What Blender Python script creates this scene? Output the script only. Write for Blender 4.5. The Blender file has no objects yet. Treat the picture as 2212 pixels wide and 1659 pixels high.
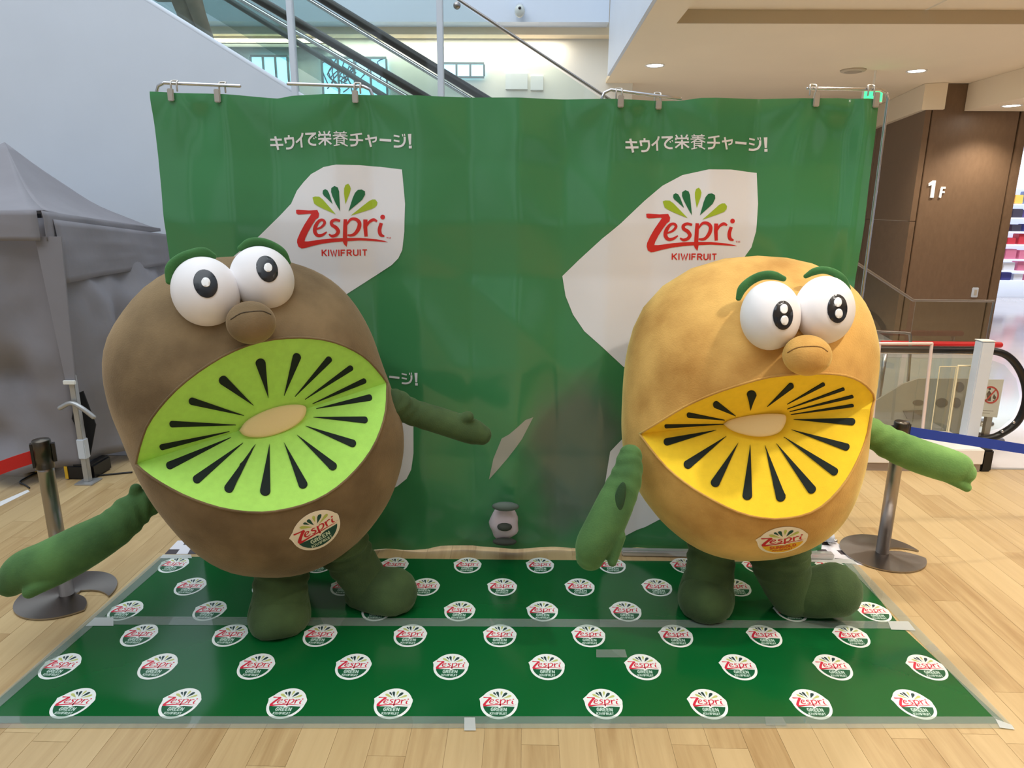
import bpy, bmesh, math, random
import numpy as np
from math import sin, cos, pi, radians, sqrt
from mathutils import Vector, Matrix, noise
from mathutils.bvhtree import BVHTree
random.seed(7)
SC = bpy.context.scene
COL = SC.collection

# ------------------------------------------------------------------ camera
FPX, CX, CY, CAMH = 1490.0, 1106.0, 829.5, 2.1
def cam_basis(pitch, yaw, roll):
    p, y, r = map(radians, (pitch, yaw, roll))
    F = Vector((sin(y)*cos(p), cos(y)*cos(p), -sin(p)))
    R0 = Vector((cos(y), -sin(y), 0)); U0 = R0.cross(F)
    R = R0*cos(r) + U0*sin(r); U = R.cross(F)
    return F, R, U
CF, CR, CU = cam_basis(14.3, -1.2, 0.45)
CO = Vector((0, 0, CAMH))
cam = bpy.data.cameras.new('camera'); camo = bpy.data.objects.new('camera', cam); COL.objects.link(camo)
cam.sensor_width = 36; cam.lens = FPX/2212*36; cam.clip_end = 200
M = Matrix((CR, CU, -CF)).transposed().to_4x4(); M.translation = CO
camo.matrix_world = M
SC.camera = camo
SC.view_settings.view_transform = 'Standard'; SC.view_settings.look = 'None'
SC.view_settings.gamma = 1; SC.view_settings.use_curve_mapping = False
SC.view_settings.exposure = 0.10

# measured sight lines -> positions in the hall (each thing gets its own real distance)
def ray(u, v): return CF + CR*((u-CX)/FPX) - CU*((v-CY)/FPX)
def G(u, v, z=0.0):
    d = ray(u, v); return CO + d*((z-CAMH)/d.z)
def PY(u, v, Y):
    d = ray(u, v); return CO + d*(Y/d.y)
def PX(u, v, X):
    d = ray(u, v); return CO + d*(X/d.x)
def dep(p): return (p-CO).dot(CF)

# ------------------------------------------------------------------ light
W = bpy.data.worlds.new('world'); SC.world = W; W.use_nodes = True
bg = W.node_tree.nodes['Background']; bg.inputs[0].default_value = (0.86, 0.93, 1.0, 1); bg.inputs[1].default_value = 0.62
def area(name, loc, target, sx, sy, power, col):
    l = bpy.data.lights.new(name, 'AREA'); l.shape = 'RECTANGLE'; l.size = sx; l.size_y = sy; l.energy = power; l.color = col
    o = bpy.data.objects.new(name, l); COL.objects.link(o); o.location = loc
    o.rotation_euler = (Vector(target)-Vector(loc)).to_track_quat('-Z', 'Y').to_euler()
    return o
area('atrium_skylight', (-3.5, 1.5, 9.5), (-3.5, 3.0, 0), 9, 9, 560, (0.86, 0.94, 1.0))
area('atrium_skylight_far', (-4.0, 9.0, 9.8), (-4.0, 9.0, 0), 9, 4, 260, (0.82, 0.91, 1.0))

# ------------------------------------------------------------------ materials
def S(r, g, b):
    f = lambda c: (c/255/12.92) if c/255 <= 0.04045 else ((c/255+0.055)/1.055)**2.4
    return (f(r), f(g), f(b), 1)
MATS = {}
def mat(name, col, rough=0.6, metal=0.0, var=0.0, vscale=5.0, bump=0.0, bscale=80.0, sheen=0.0, coat=0.0, emit=0.0, aniso=0.0, spec=None, var2=None, detail=4.0):
    if name in MATS: return MATS[name]
    m = bpy.data.materials.new(name); m.use_nodes = True; nt = m.node_tree; N = nt.nodes; L = nt.links
    b = N['Principled BSDF']
    b.inputs['Base Color'].default_value = col; b.inputs['Roughness'].default_value = rough; b.inputs['Metallic'].default_value = metal
    m.diffuse_color = col
    if spec is not None: b.inputs['Specular IOR Level'].default_value = spec
    if sheen:
        b.inputs['Sheen Weight'].default_value = sheen; b.inputs['Sheen Roughness'].default_value = 0.4
        b.inputs['Sheen Tint'].default_value = (min(1, col[0]*2+.15), min(1, col[1]*2+.15), min(1, col[2]*2+.15), 1)
    if coat: b.inputs['Coat Weight'].default_value = coat; b.inputs['Coat Roughness'].default_value = 0.12
    if emit: b.inputs['Emission Color'].default_value = col; b.inputs['Emission Strength'].default_value = emit
    if aniso:
        b.inputs['Anisotropic'].default_value = aniso
        t = N.new('ShaderNodeTangent'); t.direction_type = 'RADIAL'; t.axis = 'Z'; L.new(t.outputs[0], b.inputs['Tangent'])
    tc = N.new('ShaderNodeTexCoord')
    if var:
        n = N.new('ShaderNodeTexNoise'); n.inputs['Scale'].default_value = vscale; n.inputs['Detail'].default_value = detail
        L.new(tc.outputs['Object'], n.inputs['Vector'])
        r = N.new('ShaderNodeValToRGB'); r.color_ramp.elements[0].position = 0.32; r.color_ramp.elements[1].position = 0.68
        c0 = var2 if var2 else tuple(x*(1-var) for x in col[:3])+(1,); c1 = tuple(min(1, x*(1+var*.6)) for x in col[:3])+(1,)
        r.color_ramp.elements[0].color = c0; r.color_ramp.elements[1].color = c1
        L.new(n.outputs['Fac'], r.inputs[0]); L.new(r.outputs[0], b.inputs['Base Color'])
    if bump:
        n2 = N.new('ShaderNodeTexNoise'); n2.inputs['Scale'].default_value = bscale; n2.inputs['Detail'].default_value = 3
        L.new(tc.outputs['Object'], n2.inputs['Vector'])
        bp = N.new('ShaderNodeBump'); bp.inputs['Strength'].default_value = bump; bp.inputs['Distance'].default_value = 0.01
        L.new(n2.outputs['Fac'], bp.inputs['Height']); L.new(bp.outputs[0], b.inputs['Normal'])
    MATS[name] = m
    return m
def glassmat(name, tint, refl=0.25, haze=0.0, hazecol=(0.8, 0.8, 0.8, 1)):
    m = bpy.data.materials.new(name); m.use_nodes = True; nt = m.node_tree; N = nt.nodes; L = nt.links
    N.remove(N['Principled BSDF']); out = N['Material Output']
    t = N.new('ShaderNodeBsdfTransparent'); t.inputs[0].default_value = tint
    g = N.new('ShaderNodeBsdfGlossy'); g.inputs['Roughness'].default_value = 0.03
    fr = N.new('ShaderNodeFresnel'); fr.inputs[0].default_value = 1.5
    mu = N.new('ShaderNodeMath'); mu.operation = 'MULTIPLY_ADD'; mu.inputs[1].default_value = 0.9; mu.inputs[2].default_value = refl*0.2
    ge = N.new('ShaderNodeNewGeometry'); bf = N.new('ShaderNodeMath'); bf.operation = 'SUBTRACT'; bf.inputs[0].default_value = 1; L.new(ge.outputs['Backfacing'], bf.inputs[1])
    m3 = N.new('ShaderNodeMath'); m3.operation = 'MULTIPLY'; L.new(mu.outputs[0], m3.inputs[0]); L.new(bf.outputs[0], m3.inputs[1])
    mx = N.new('ShaderNodeMixShader'); L.new(fr.outputs[0], mu.inputs[0]); L.new(m3.outputs[0], mx.inputs[0]); L.new(t.outputs[0], mx.inputs[1]); L.new(g.outputs[0], mx.inputs[2])
    last = mx
    if haze:
        d = N.new('ShaderNodeBsdfDiffuse'); d.inputs[0].default_value = hazecol
        m2 = N.new('ShaderNodeMixShader'); m2.inputs[0].default_value = haze
        L.new(mx.outputs[0], m2.inputs[1]); L.new(d.outputs[0], m2.inputs[2]); last = m2
    L.new(last.outputs[0], out.inputs[0]); MATS[name] = m
    return m

# ------------------------------------------------------------------ object helpers
def tag(o, label=None, cat=None, group=None, kind=None):
    if label: o['label'] = label
    if cat: o['category'] = cat
    if group: o['group'] = group
    if kind: o['kind'] = kind
    return o
def empty(name, loc, label, cat, group=None):
    o = bpy.data.objects.new(name, None); COL.objects.link(o); o.location = loc; o.empty_display_size = 0.1
    return tag(o, label, cat, group)
def wloc(o):
    p = Vector((0, 0, 0))
    while o: p += o.location; o = o.parent
    return p
def obj(name, bm, mats, parent=None, label=None, cat=None, group=None, kind=None, smooth=False, origin=None, mods=None):
    me = bpy.data.meshes.new(name)
    if not isinstance(mats, (list, tuple)): mats = [mats]
    org = Vector(origin) if origin is not None else (wloc(parent) if parent else Vector((0, 0, 0)))
    if origin is None and parent is None and bm.verts:
        xs = [v.co for v in bm.verts]
        org = Vector(((min(c.x for c in xs)+max(c.x for c in xs))/2, (min(c.y for c in xs)+max(c.y for c in xs))/2, min(c.z for c in xs)))
    bmesh.ops.translate(bm, vec=-org, verts=bm.verts)
    bm.normal_update(); bm.to_mesh(me); bm.free()
    for m in mats: me.materials.append(m)
    if smooth:
        for p in me.polygons: p.use_smooth = True
    o = bpy.data.objects.new(name, me); COL.objects.link(o)
    if parent: o.parent = parent; o.location = org - wloc(parent)
    else: o.location = org
    for md in (mods or []):
        mm = o.modifiers.new(md[0], md[0])
        for k, v in md[1].items(): setattr(mm, k, v)
    return tag(o, label, cat, group, kind)
def struct(name, bm, mats, **k): return obj(name, bm, mats, kind='structure', **k)
def nb(): return bmesh.new()
def box(bm, x0, x1, y0, y1, z0, z1, bev=0.0, mi=0):
    b = bmesh.new(); r = bmesh.ops.create_cube(b, size=1)
    for v in b.verts: v.co = Vector(((x0+x1)/2+v.co.x*(x1-x0), (y0+y1)/2+v.co.y*(y1-y0), (z0+z1)/2+v.co.z*(z1-z0)))
    if bev: bmesh.ops.bevel(b, geom=list(b.edges), offset=bev, segments=2, affect='EDGES')
    merge(bm, b, mi); return bm
def merge(bm, b, mi=None):
    vm = {}
    for v in b.verts: vm[v] = bm.verts.new(v.co)
    for f in b.faces:
        try: nf = bm.faces.new([vm[v] for v in f.verts])
        except ValueError: continue
        nf.material_index = f.material_index if mi is None else mi; nf.smooth = f.smooth
    b.free()
def prism(bm, pts, off, mi=0):
    """closed solid: polygon pts (3D) and its copy moved by off"""
    off = Vector(off); a = [bm.verts.new(p) for p in pts]; c = [bm.verts.new(Vector(p)+off) for p in pts]
    n = len(pts); fs = [bm.faces.new(a), bm.faces.new(c[::-1])]
    for i in range(n): fs.append(bm.faces.new((a[(i+1) % n], a[i], c[i], c[(i+1) % n])))
    for f in fs: f.material_index = mi
    bmesh.ops.recalc_face_normals(bm, faces=fs)
    return bm
def catmull(P, n):
    P = [Vector(p) for p in P]
    if len(P) == 2: return [P[0].lerp(P[1], i/n) for i in range(n+1)]
    Q = [P[0]*2-P[1]]+P+[P[-1]*2-P[-2]]; out = []
    for i in range(1, len(Q)-2):
        a, b, c, d = Q[i-1:i+3]
        for k in range(n):
            t = k/n; out.append(0.5*((2*b)+(c-a)*t+(2*a-5*b+4*c-d)*t*t+(3*b-a-3*c+d)*t**3))
    out.append(P[-1]); return out
def tube(bm, pts, radii, seg=20, sub=6, caps=True, wr=None, closed=False, mi=0):
    """round swept tube with domed ends, radius per point"""
    if not isinstance(radii, (list, tuple)): radii = [radii]*len(pts)
    P4 = [Vector((*p, )) for p in pts]
    C = catmull(P4, sub) if not closed else catmull(P4+[P4[0]], sub)
    rr = catmull([Vector((r, 0, 0)) for r in radii]+([Vector((radii[0], 0, 0))] if closed else []), sub); R = [max(1e-4, r.x) for r in rr]
    n = len(C)
    T = [((C[min(i+1, n-1)]-C[max(i-1, 0)]).normalized()) for i in range(n)]
    up = Vector((0, 0, 1)) if abs(T[0].z) < 0.9 else Vector((1, 0, 0))
    a = T[0].cross(up).normalized(); rows = []
    L = [0.0]
    for i in range(1, n): L.append(L[-1]+(C[i]-C[i-1]).length)
    A = []
    for i in range(n):
        a = (a-T[i]*a.dot(T[i])).normalized(); A.append(a.copy())
    ringdef = []
    if caps:
        for k in (0.0, 0.3, 0.6, 0.85): ringdef.append((0, -R[0]*cos(k*pi/2)*0.9 if k else -R[0]*0.9, R[0]*max(0.02, sin(k*pi/2))))
    for i in range(n): ringdef.append((i, 0, R[i]))
    if caps:
        for k in (0.85, 0.6, 0.3, 0.0): ringdef.append((n-1, R[-1]*cos(k*pi/2)*0.9, R[-1]*max(0.02, sin(k*pi/2))))
    for (i, o, r) in ringdef:
        c = C[i]+T[i]*o; b = T[i].cross(A[i]); row = []
        for s in range(seg):
            an = 2*pi*s/seg; q = r
            if wr and o == 0: q = r*wr(L[i], an)
            row.append(bm.verts.new(c+(A[i]*cos(an)+b*sin(an))*q))
        rows.append(row)
    for i in range(len(rows)-1):
        for s in range(seg):
            f = bm.faces.new((rows[i][s], rows[i][(s+1) % seg], rows[i+1][(s+1) % seg], rows[i+1][s])); f.smooth = True; f.material_index = mi
    f1 = bm.faces.new(rows[0][::-1]); f2 = bm.faces.new(rows[-1]); f1.material_index = f2.material_index = mi
    return bm
def lathe(bm, prof, cx, cy, cz=0.0, seg=32, mi=0):
    rows = []
    for (r, z) in prof:
        rows.append([bm.verts.new((cx+r*cos(2*pi*s/seg), cy+r*sin(2*pi*s/seg), cz+z)) for s in range(seg)])
    for i in range(len(rows)-1):
        for s in range(seg):
            f = bm.faces.new((rows[i][s], rows[i][(s+1) % seg], rows[i+1][(s+1) % seg], rows[i+1][s])); f.smooth = True; f.material_index = mi
    bm.faces.new(rows[0][::-1]).material_index = mi; bm.faces.new(rows[-1]).material_index = mi
    return bm
def ellipsoid(bm, c, ax, seg=32, rings=20):
    """ax: three axis vectors"""
    c = Vector(c); rows = []
    top = bm.verts.new(c+ax[2]); bot = bm.verts.new(c-ax[2])
    for i in range(1, rings):
        a = pi*i/rings
        rows.append([bm.verts.new(c+ax[2]*cos(a)+(ax[0]*cos(2*pi*s/seg)+ax[1]*sin(2*pi*s/seg))*sin(a)) for s in range(seg)])
    for s in range(seg):
        bm.faces.new((top, rows[0][s], rows[0][(s+1) % seg])); bm.faces.new((bot, rows[-1][(s+1) % seg], rows[-1][s]))
        for i in range(len(rows)-1): bm.faces.new((rows[i][s], rows[i+1][s], rows[i+1][(s+1) % seg], rows[i][(s+1) % seg]))
    for f in bm.faces: f.smooth = True
    bmesh.ops.recalc_face_normals(bm, faces=bm.faces)
    return bm

# ------------------------------------------------------------------ flat print shapes (2D polygons)
def ribbon(pts, w, curve=False, n=5):
    P = [Vector((p[0], p[1], 0)) for p in pts]
    Wd = list(w) if isinstance(w, (list, tuple)) else [w]*len(P)
    if curve and len(P) > 2:
        WW = catmull([Vector((x, 0, 0)) for x in Wd], n); P = catmull(P, n); Wd = [x.x for x in WW]
    L, R = [], []
    for i, p in enumerate(P):
        d0 = (p-P[i-1]).normalized() if i > 0 else None
        d1 = (P[i+1]-p).normalized() if i < len(P)-1 else None
        d = ((d0 or d1)+(d1 or d0)).normalized(); nn = Vector((-d.y, d.x, 0))
        k = 1.0
        if d0 and d1: k = 1/max(0.55, nn.dot(Vector((-d1.y, d1.x, 0))))
        L.append(p+nn*Wd[i]/2*k); R.append(p-nn*Wd[i]/2*k)
    return [[(L[i].x, L[i].y), (L[i+1].x, L[i+1].y), (R[i+1].x, R[i+1].y), (R[i].x, R[i].y)] for i in range(len(P)-1)]
def disc(cx, cy, rx, ry=None, n=16, rot=0.0):
    ry = ry or rx
    return [(cx+rx*cos(2*pi*i/n)*cos(rot)-ry*sin(2*pi*i/n)*sin(rot), cy+rx*cos(2*pi*i/n)*sin(rot)+ry*sin(2*pi*i/n)*cos(rot)) for i in range(n)]
FONT = {'K': (6, [[(0, 0), (0, 10)], [(6, 10), (0.6, 4.6)], [(2, 5.6), (6, 0)]]), 'I': (0.6, [[(0.3, 0), (0.3, 10)]]),
 'W': (8.5, [[(0, 10), (2.2, 0), (4.25, 8.5), (6.3, 0), (8.5, 10)]]), 'F': (5, [[(0, 0), (0, 10)], [(0, 9.2), (5, 9.2)], [(0, 5), (4.4, 5)]]),
 'R': (5.6, [[(0, 0), (0, 10)], [(0, 9.2), (4, 9.2), (5.3, 7.2), (4, 5), (0, 5)], [(2.6, 5), (5.6, 0)]]),
 'U': (5.6, [[(0, 10), (0, 2.5), (1.6, .8), (4, .8), (5.6, 2.5), (5.6, 10)]]), 'T': (6, [[(3, 0), (3, 10)], [(0, 9.2), (6, 9.2)]]),
 'G': (5.8, [[(5.4, 8), (4, 9.2), (1.8, 9.2), (0.2, 7), (0.2, 3), (1.8, .8), (4, .8), (5.4, 2), (5.4, 4.8), (3, 4.8)]]),
 'E': (5, [[(0, 0), (0, 10)], [(0, 9.2), (5, 9.2)], [(0, 5), (4.4, 5)], [(0, .8), (5, .8)]]), 'N': (5.8, [[(0, 0), (0, 10)], [(0, 10), (5.8, 0)], [(5.8, 0), (5.8, 10)]]),
 'S': (5.4, [[(5.2, 8), (4, 9.2), (1.4, 9.2), (0.2, 7.4), (1.4, 5.4), (4, 4.6), (5.2, 2.8), (4, .8), (1.2, .8), (0, 2)]]), 'L': (4.6, [[(0, 10), (0, .8), (4.6, .8)]]),
 'O': (5.8, [[(1.8, .8), (0.2, 3), (0.2, 7), (1.8, 9.2), (4, 9.2), (5.6, 7), (5.6, 3), (4, .8), (1.8, .8)]]),
 'D': (5.6, [[(0, .8), (0, 9.2), (3.4, 9.2), (5.4, 7), (5.4, 3), (3.4, .8), (0, .8)]]), 'M': (7, [[(0, 0), (0, 10), (3.5, 3), (7, 10), (7, 0)]]),
 '1': (3.4, [[(0, 7.6), (3, 9.4), (3, 0)]])}
def text(s, x0, x1, ybase, h, wfrac=0.17, down=True, gap=2.6):
    """caps between x0 and x1, baseline ybase, height h; down: y grows downward"""
    tot = sum(FONT[c][0] for c in s)+gap*(len(s)-1); sx = (x1-x0)/tot; sy = h/10; x = 0; out = []
    for c in s:
        w, st = FONT[c]
        for q in st:
            out += ribbon([(x0+(x+a)*sx, ybase-b*sy if down else ybase+b*sy) for a, b in q], h*wfrac)
        x += w+gap
    return out
# the fruit company's logo, drawn in its own units (y down)
LOGO_RED = [[(352, 845), (372, 842), (480, 850), (560, 845), (578, 880), (572, 915), (545, 935), (510, 985), (470, 1050), (440, 1110), (432, 1140), (470, 1140), (600, 1121), (700, 1112), (800, 1108),
  (950, 1108), (1100, 1122), (1180, 1137), (1215, 1150), (1160, 1146), (1060, 1139), (950, 1133), (840, 1138), (836, 1165), (830, 1192), (806, 1165), (797, 1140), (700, 1148), (600, 1162), (500, 1185),
  (430, 1205), (400, 1208), (370, 1190), (358, 1150), (362, 1120), (390, 1060), (430, 990), (470, 930), (500, 886), (490, 880), (430, 885), (375, 888), (355, 878)]]
LOGO_RED += ribbon([(545, 1028), (600, 1005), (632, 965), (612, 938), (575, 950), (542, 1000), (535, 1050), (560, 1083), (605, 1080), (650, 1050)], [14, 22, 26, 24, 28, 36, 36, 32, 26, 12], True)
LOGO_RED += ribbon([(778, 948), (735, 937), (700, 955), (703, 985), (740, 1010), (760, 1045), (740, 1078), (700, 1090), (670, 1072)], [22, 26, 30, 32, 34, 32, 30, 26, 14], True)
LOGO_RED += ribbon([(825, 932), (822, 1000), (818, 1100), (822, 1150)], [32, 36, 38, 34])
LOGO_RED += ribbon([(835, 985), (870, 935), (915, 932), (948, 965), (940, 1020), (905, 1070), (868, 1084), (840, 1080)], [12, 24, 30, 34, 36, 30, 24, 14], True)
LOGO_RED += ribbon([(1002, 935), (1000, 1010), (1006, 1096)], [38, 36, 30]) + ribbon([(1008, 1005), (1035, 960), (1075, 938), (1110, 952)], [16, 24, 30, 16], True)
LOGO_RED += ribbon([(1150, 968), (1132, 1030), (1142, 1078), (1178, 1094)], [32, 36, 34, 14], True) + [disc(1163, 912, 23)]
LOGO_TM = text('TM', 1198, 1240, 1118, 17, 0.2)
LOGO_LIME = [[(510, 728), (535, 718), (575, 720), (610, 745), (740, 885), (620, 835), (560, 806), (528, 785)], [(845, 598), (860, 618), (868, 645), (858, 690), (822, 790), (808, 690), (808, 645), (820, 610)],
             [(1105, 800), (1110, 772), (1090, 746), (1060, 746), (1030, 762), (870, 898), (1000, 855), (1080, 826)]]
LOGO_DARK = [[(608, 690), (610, 662), (632, 650), (655, 660), (672, 690), (708, 790), (650, 735), (620, 710)], [(690, 675), (692, 640), (722, 620), (752, 634), (764, 670), (778, 858), (740, 790), (704, 715)],
             [(996, 700), (994, 668), (965, 652), (930, 656), (905, 685), (885, 735), (850, 858), (920, 795), (970, 750)]]
# slogan, drawn in its own units (y down)
def slogan():
    o = []; r = ribbon
    o += r([(130, 168), (298, 168)], 28)+r([(130, 245), (318, 240)], 30)+r([(200, 120), (240, 312)], 32)
    o += r([(405, 108), (405, 145)], 28)+r([(335, 155), (478, 150)], 30)+r([(345, 150), (360, 222)], 28)+r([(465, 150), (470, 220), (445, 275), (400, 292), (358, 292)], 29, True)
    o += r([(612, 80), (590, 140), (510, 212)], 28, True)+r([(583, 150), (592, 282)], 28)
    o += r([(650, 95), (808, 90)], 30)+r([(790, 95), (725, 145), (700, 190), (715, 228), (760, 246), (806, 246)], 28, True)+r([(768, 148), (780, 168)], 15)+r([(795, 132), (808, 152)], 15)
    o += r([(852, 60), (872, 98)], 22)+r([(925, 62), (935, 98)], 22)+r([(1008, 60), (985, 98)], 22)+r([(840, 110), (1024, 110)], 24)+r([(851, 110), (851, 136)], 22)+r([(1014, 110), (1014, 136)], 22)
    o += r([(838, 165), (1030, 165)], 24)+r([(935, 128), (938, 258)], 26)+r([(925, 175), (845, 242)], 24)+r([(945, 175), (1030, 242)], 24)
    o += r([(1090, 60), (1105, 78)], 15)+r([(1202, 60), (1187, 78)], 15)+r([(1060, 80), (1235, 80)], 13)+r([(1070, 101), (1222, 101)], 12)+r([(1050, 123), (1245, 123)], 13)+r([(1147, 82), (1147, 130)], 17)
    o += r([(1143, 126), (1058, 172)], 17)+r([(1151, 126), (1245, 172)], 17)+r([(1100, 160), (1200, 160)], 12)+r([(1100, 186), (1200, 186)], 12)+r([(1100, 212), (1200, 212)], 12)
    o += r([(1101, 156), (1101, 262)], 17)+r([(1199, 156), (1199, 216)], 17)+r([(1062, 262), (1140, 245)], 15)+r([(1150, 214), (1246, 266)], 17)+r([(1206, 222), (1170, 240)], 13)
    o += r([(1283, 112), (1440, 88)], 24)+r([(1272, 176), (1452, 180)], 26)+r([(1368, 110), (1374, 195), (1350, 246), (1284, 258)], 28, True)
    o += r([(1480, 162), (1640, 136)], 26)+r([(1632, 138), (1622, 184), (1578, 202)], 22, True)+r([(1520, 100), (1556, 270)], 28)
    tail = r([(1680, 170), (1848, 182)], 34)
    tail += r([(1885, 113), (1968, 130)], 24)+r([(1885, 180), (1968, 197)], 24)+r([(1885, 265), (1955, 268), (2012, 250), (2042, 200), (2044, 135)], 30, True)+r([(2012, 95), (2018, 128)], 14)+r([(2042, 92), (2048, 126)], 14)
    tail += r([(2117, 95), (2122, 245)], [50, 30])+[[(2103, 258), (2146, 258), (2146, 298), (2103, 298)]]
    return o, tail
SLOG_A, SLOG_B = slogan()
def polys_bm(layers, step=None, bounds=None):
    """layers: list of (polys, material index, height). returns bm with z = layer height; cut on a regular grid"""
    bm = nb()
    for polys, mi, h in layers:
        for P in polys:
            if len(P) < 3: continue
            a = sum(P[i][0]*P[(i+1) % len(P)][1]-P[(i+1) % len(P)][0]*P[i][1] for i in range(len(P)))
            if abs(a) < 1e-9: continue
            Q = P if a > 0 else P[::-1]
            f = bm.faces.new([bm.verts.new((x, y, h)) for x, y in Q]); f.material_index = mi; f.normal_update()
    big = [f for f in bm.faces if len(f.verts) > 4]
    if big: bmesh.ops.triangulate(bm, faces=big, ngon_method='EAR_CLIP')
    if step:
        xs = [v.co.x for v in bm.verts]; ys = [v.co.y for v in bm.verts]
        for k in range(int(math.floor(min(xs)/step))+1, int(math.ceil(max(xs)/step))):
            bmesh.ops.bisect_plane(bm, geom=bm.verts[:]+bm.edges[:]+bm.faces[:], plane_co=(k*step, 0, 0), plane_no=(1, 0, 0))
        for k in range(int(math.floor(min(ys)/step))+1, int(math.ceil(max(ys)/step))):
            bmesh.ops.bisect_plane(bm, geom=bm.verts[:]+bm.edges[:]+bm.faces[:], plane_co=(0, k*step, 0), plane_no=(0, 1, 0))
    return bm

# ================================================================== STRUCTURE
YA = 7.2     # plane of the white escalator cladding
ZC = 4.0     # ceiling over the right half
def wood_mat(name, c0, c1, c2, island=False, rough=0.38):
    m = bpy.data.materials.new(name); m.use_nodes = True; nt = m.node_tree; N = nt.nodes; L = nt.links; b = N['Principled BSDF']
    b.inputs['Roughness'].default_value = rough
    geo = N.new('ShaderNodeNewGeometry'); oi = N.new('ShaderNodeObjectInfo')
    rnd = geo.outputs['Random Per Island'] if island else oi.outputs['Random']
    mp = N.new('ShaderNodeVectorMath'); mp.operation = 'MULTIPLY'; mp.inputs[1].default_value = (22, 1.6, 8); L.new(geo.outputs['Position'], mp.inputs[0])
    ml = N.new('ShaderNodeMath'); ml.operation = 'MULTIPLY'; ml.inputs[1].default_value = 53; L.new(rnd, ml.inputs[0])
    cb = N.new('ShaderNodeCombineXYZ'); L.new(ml.outputs[0], cb.inputs[2]); L.new(ml.outputs[0], cb.inputs[1])
    ad = N.new('ShaderNodeVectorMath'); L.new(mp.outputs[0], ad.inputs[0]); L.new(cb.outputs[0], ad.inputs[1])
    n = N.new('ShaderNodeTexNoise'); n.inputs['Scale'].default_value = 1.0; n.inputs['Detail'].default_value = 5; n.inputs['Roughness'].default_value = .6; n.inputs['Distortion'].default_value = .5; L.new(ad.outputs[0], n.inputs['Vector'])
    r = N.new('ShaderNodeValToRGB'); e = r.color_ramp.elements; e[0].position = .3; e[0].color = c0; e[1].position = .7; e[1].color = c1; L.new(n.outputs['Fac'], r.inputs[0])
    mx = N.new('ShaderNodeMix'); mx.data_type = 'RGBA'; mx.inputs[7].default_value = c2; L.new(r.outputs[0], mx.inputs[6])
    rr = N.new('ShaderNodeMath'); rr.operation = 'MULTIPLY'; rr.inputs[1].default_value = .7; L.new(rnd, rr.inputs[0]); L.new(rr.outputs[0], mx.inputs[0])
    L.new(mx.outputs[2], b.inputs['Base Color']); MATS[name] = m
    return m
OAK = (S(162, 130, 86), S(192, 164, 118), S(204, 178, 132))
oak_a = wood_mat('oak_plank', *OAK); oak_b = wood_mat('oak_plank_rest', *OAK, island=True)
walnut = wood_mat('brown_veneer', S(108, 84, 62), S(124, 98, 74), S(116, 91, 68), rough=.42)
white_paint = mat('white_paint', S(206, 213, 224), .55, var=.02, vscale=2)
blue_white = mat('cool_white_paint', S(214, 224, 238), .6, var=.02, vscale=1)
beige_ceiling = mat('cream_ceiling_paint', S(240, 222, 192), .8, var=.02, vscale=1)
cream = mat('cream_wall_paint', S(244, 240, 230), .7)
plate_dark = mat('joint_dark', S(120, 95, 66), .8)
tile_mat = mat('polished_pale_tile', S(214, 206, 204), .12, var=.05, vscale=1.5, coat=.4)
trim_grey = mat('grey_trim', S(150, 146, 140), .5)

bm = nb(); box(bm, -14, 16, -9.2, 5.55, -0.10, -0.006); floor = struct('floor', bm, plate_dark, origin=(0, 0, -0.1))
PW, PL = 0.152, 0.91
plank_me = None; planks = []
for i in range(-59, 59):
    off = random.random()*PL
    for j in range(-2, 8):
        x = i*PW; y = j*PL+off
        if y+PL < 1.0 or y > 5.5: continue
        y0, y1 = max(y, 1.0), min(y+PL, 5.55)
        if y1-y0 < .02: continue
        planks.append((x, y0, y1))
def view_rank(p):
    c = Vector((p[0]+PW/2, (p[1]+p[2])/2, 0)); d = dep(c)
    u = CX+FPX*(c-CO).dot(CR)/d; v = CY-FPX*(c-CO).dot(CU)/d
    inside = -60 < u < 2270 and v < 1720
    onmat = (-2.1 < p[0] < 1.9) and 2.5 < p[1] and p[2] < 3.85
    return (0 if inside and not onmat else 1, d)
planks.sort(key=view_rank)
me = bpy.data.meshes.new('plank')
g = 0.0008
b = nb(); bx = box(b, g/PW, 1-g/PW, 0.0008, 0.9992, 0, 1)
b.normal_update(); b.to_mesh(me); b.free(); me.materials.append(oak_a)
for k, (x, y0, y1) in enumerate(planks[:298]):
    o = bpy.data.objects.new('plank', me); COL.objects.link(o); o.parent = floor
    o.location = (x, y0, 0.1-0.006); o.scale = (PW, y1-y0, 0.006+random.uniform(-.0002, .0002))
rest = nb()
for (x, y0, y1) in planks[298:]: box(rest, x+g, x+PW-g, y0+g, y1-g, -0.006, 0.0)
obj('plank_rest', rest, oak_b, floor, kind='stuff')
bm = nb(); box(bm, -9, 16, 5.56, 21, -0.1, 0.0); struct('floor', bm, tile_mat)
bm = nb(); box(bm, 1.9, 9, 5.54, 5.575, -0.05, 0.004); struct('trim_1', bm, trim_grey)

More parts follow.
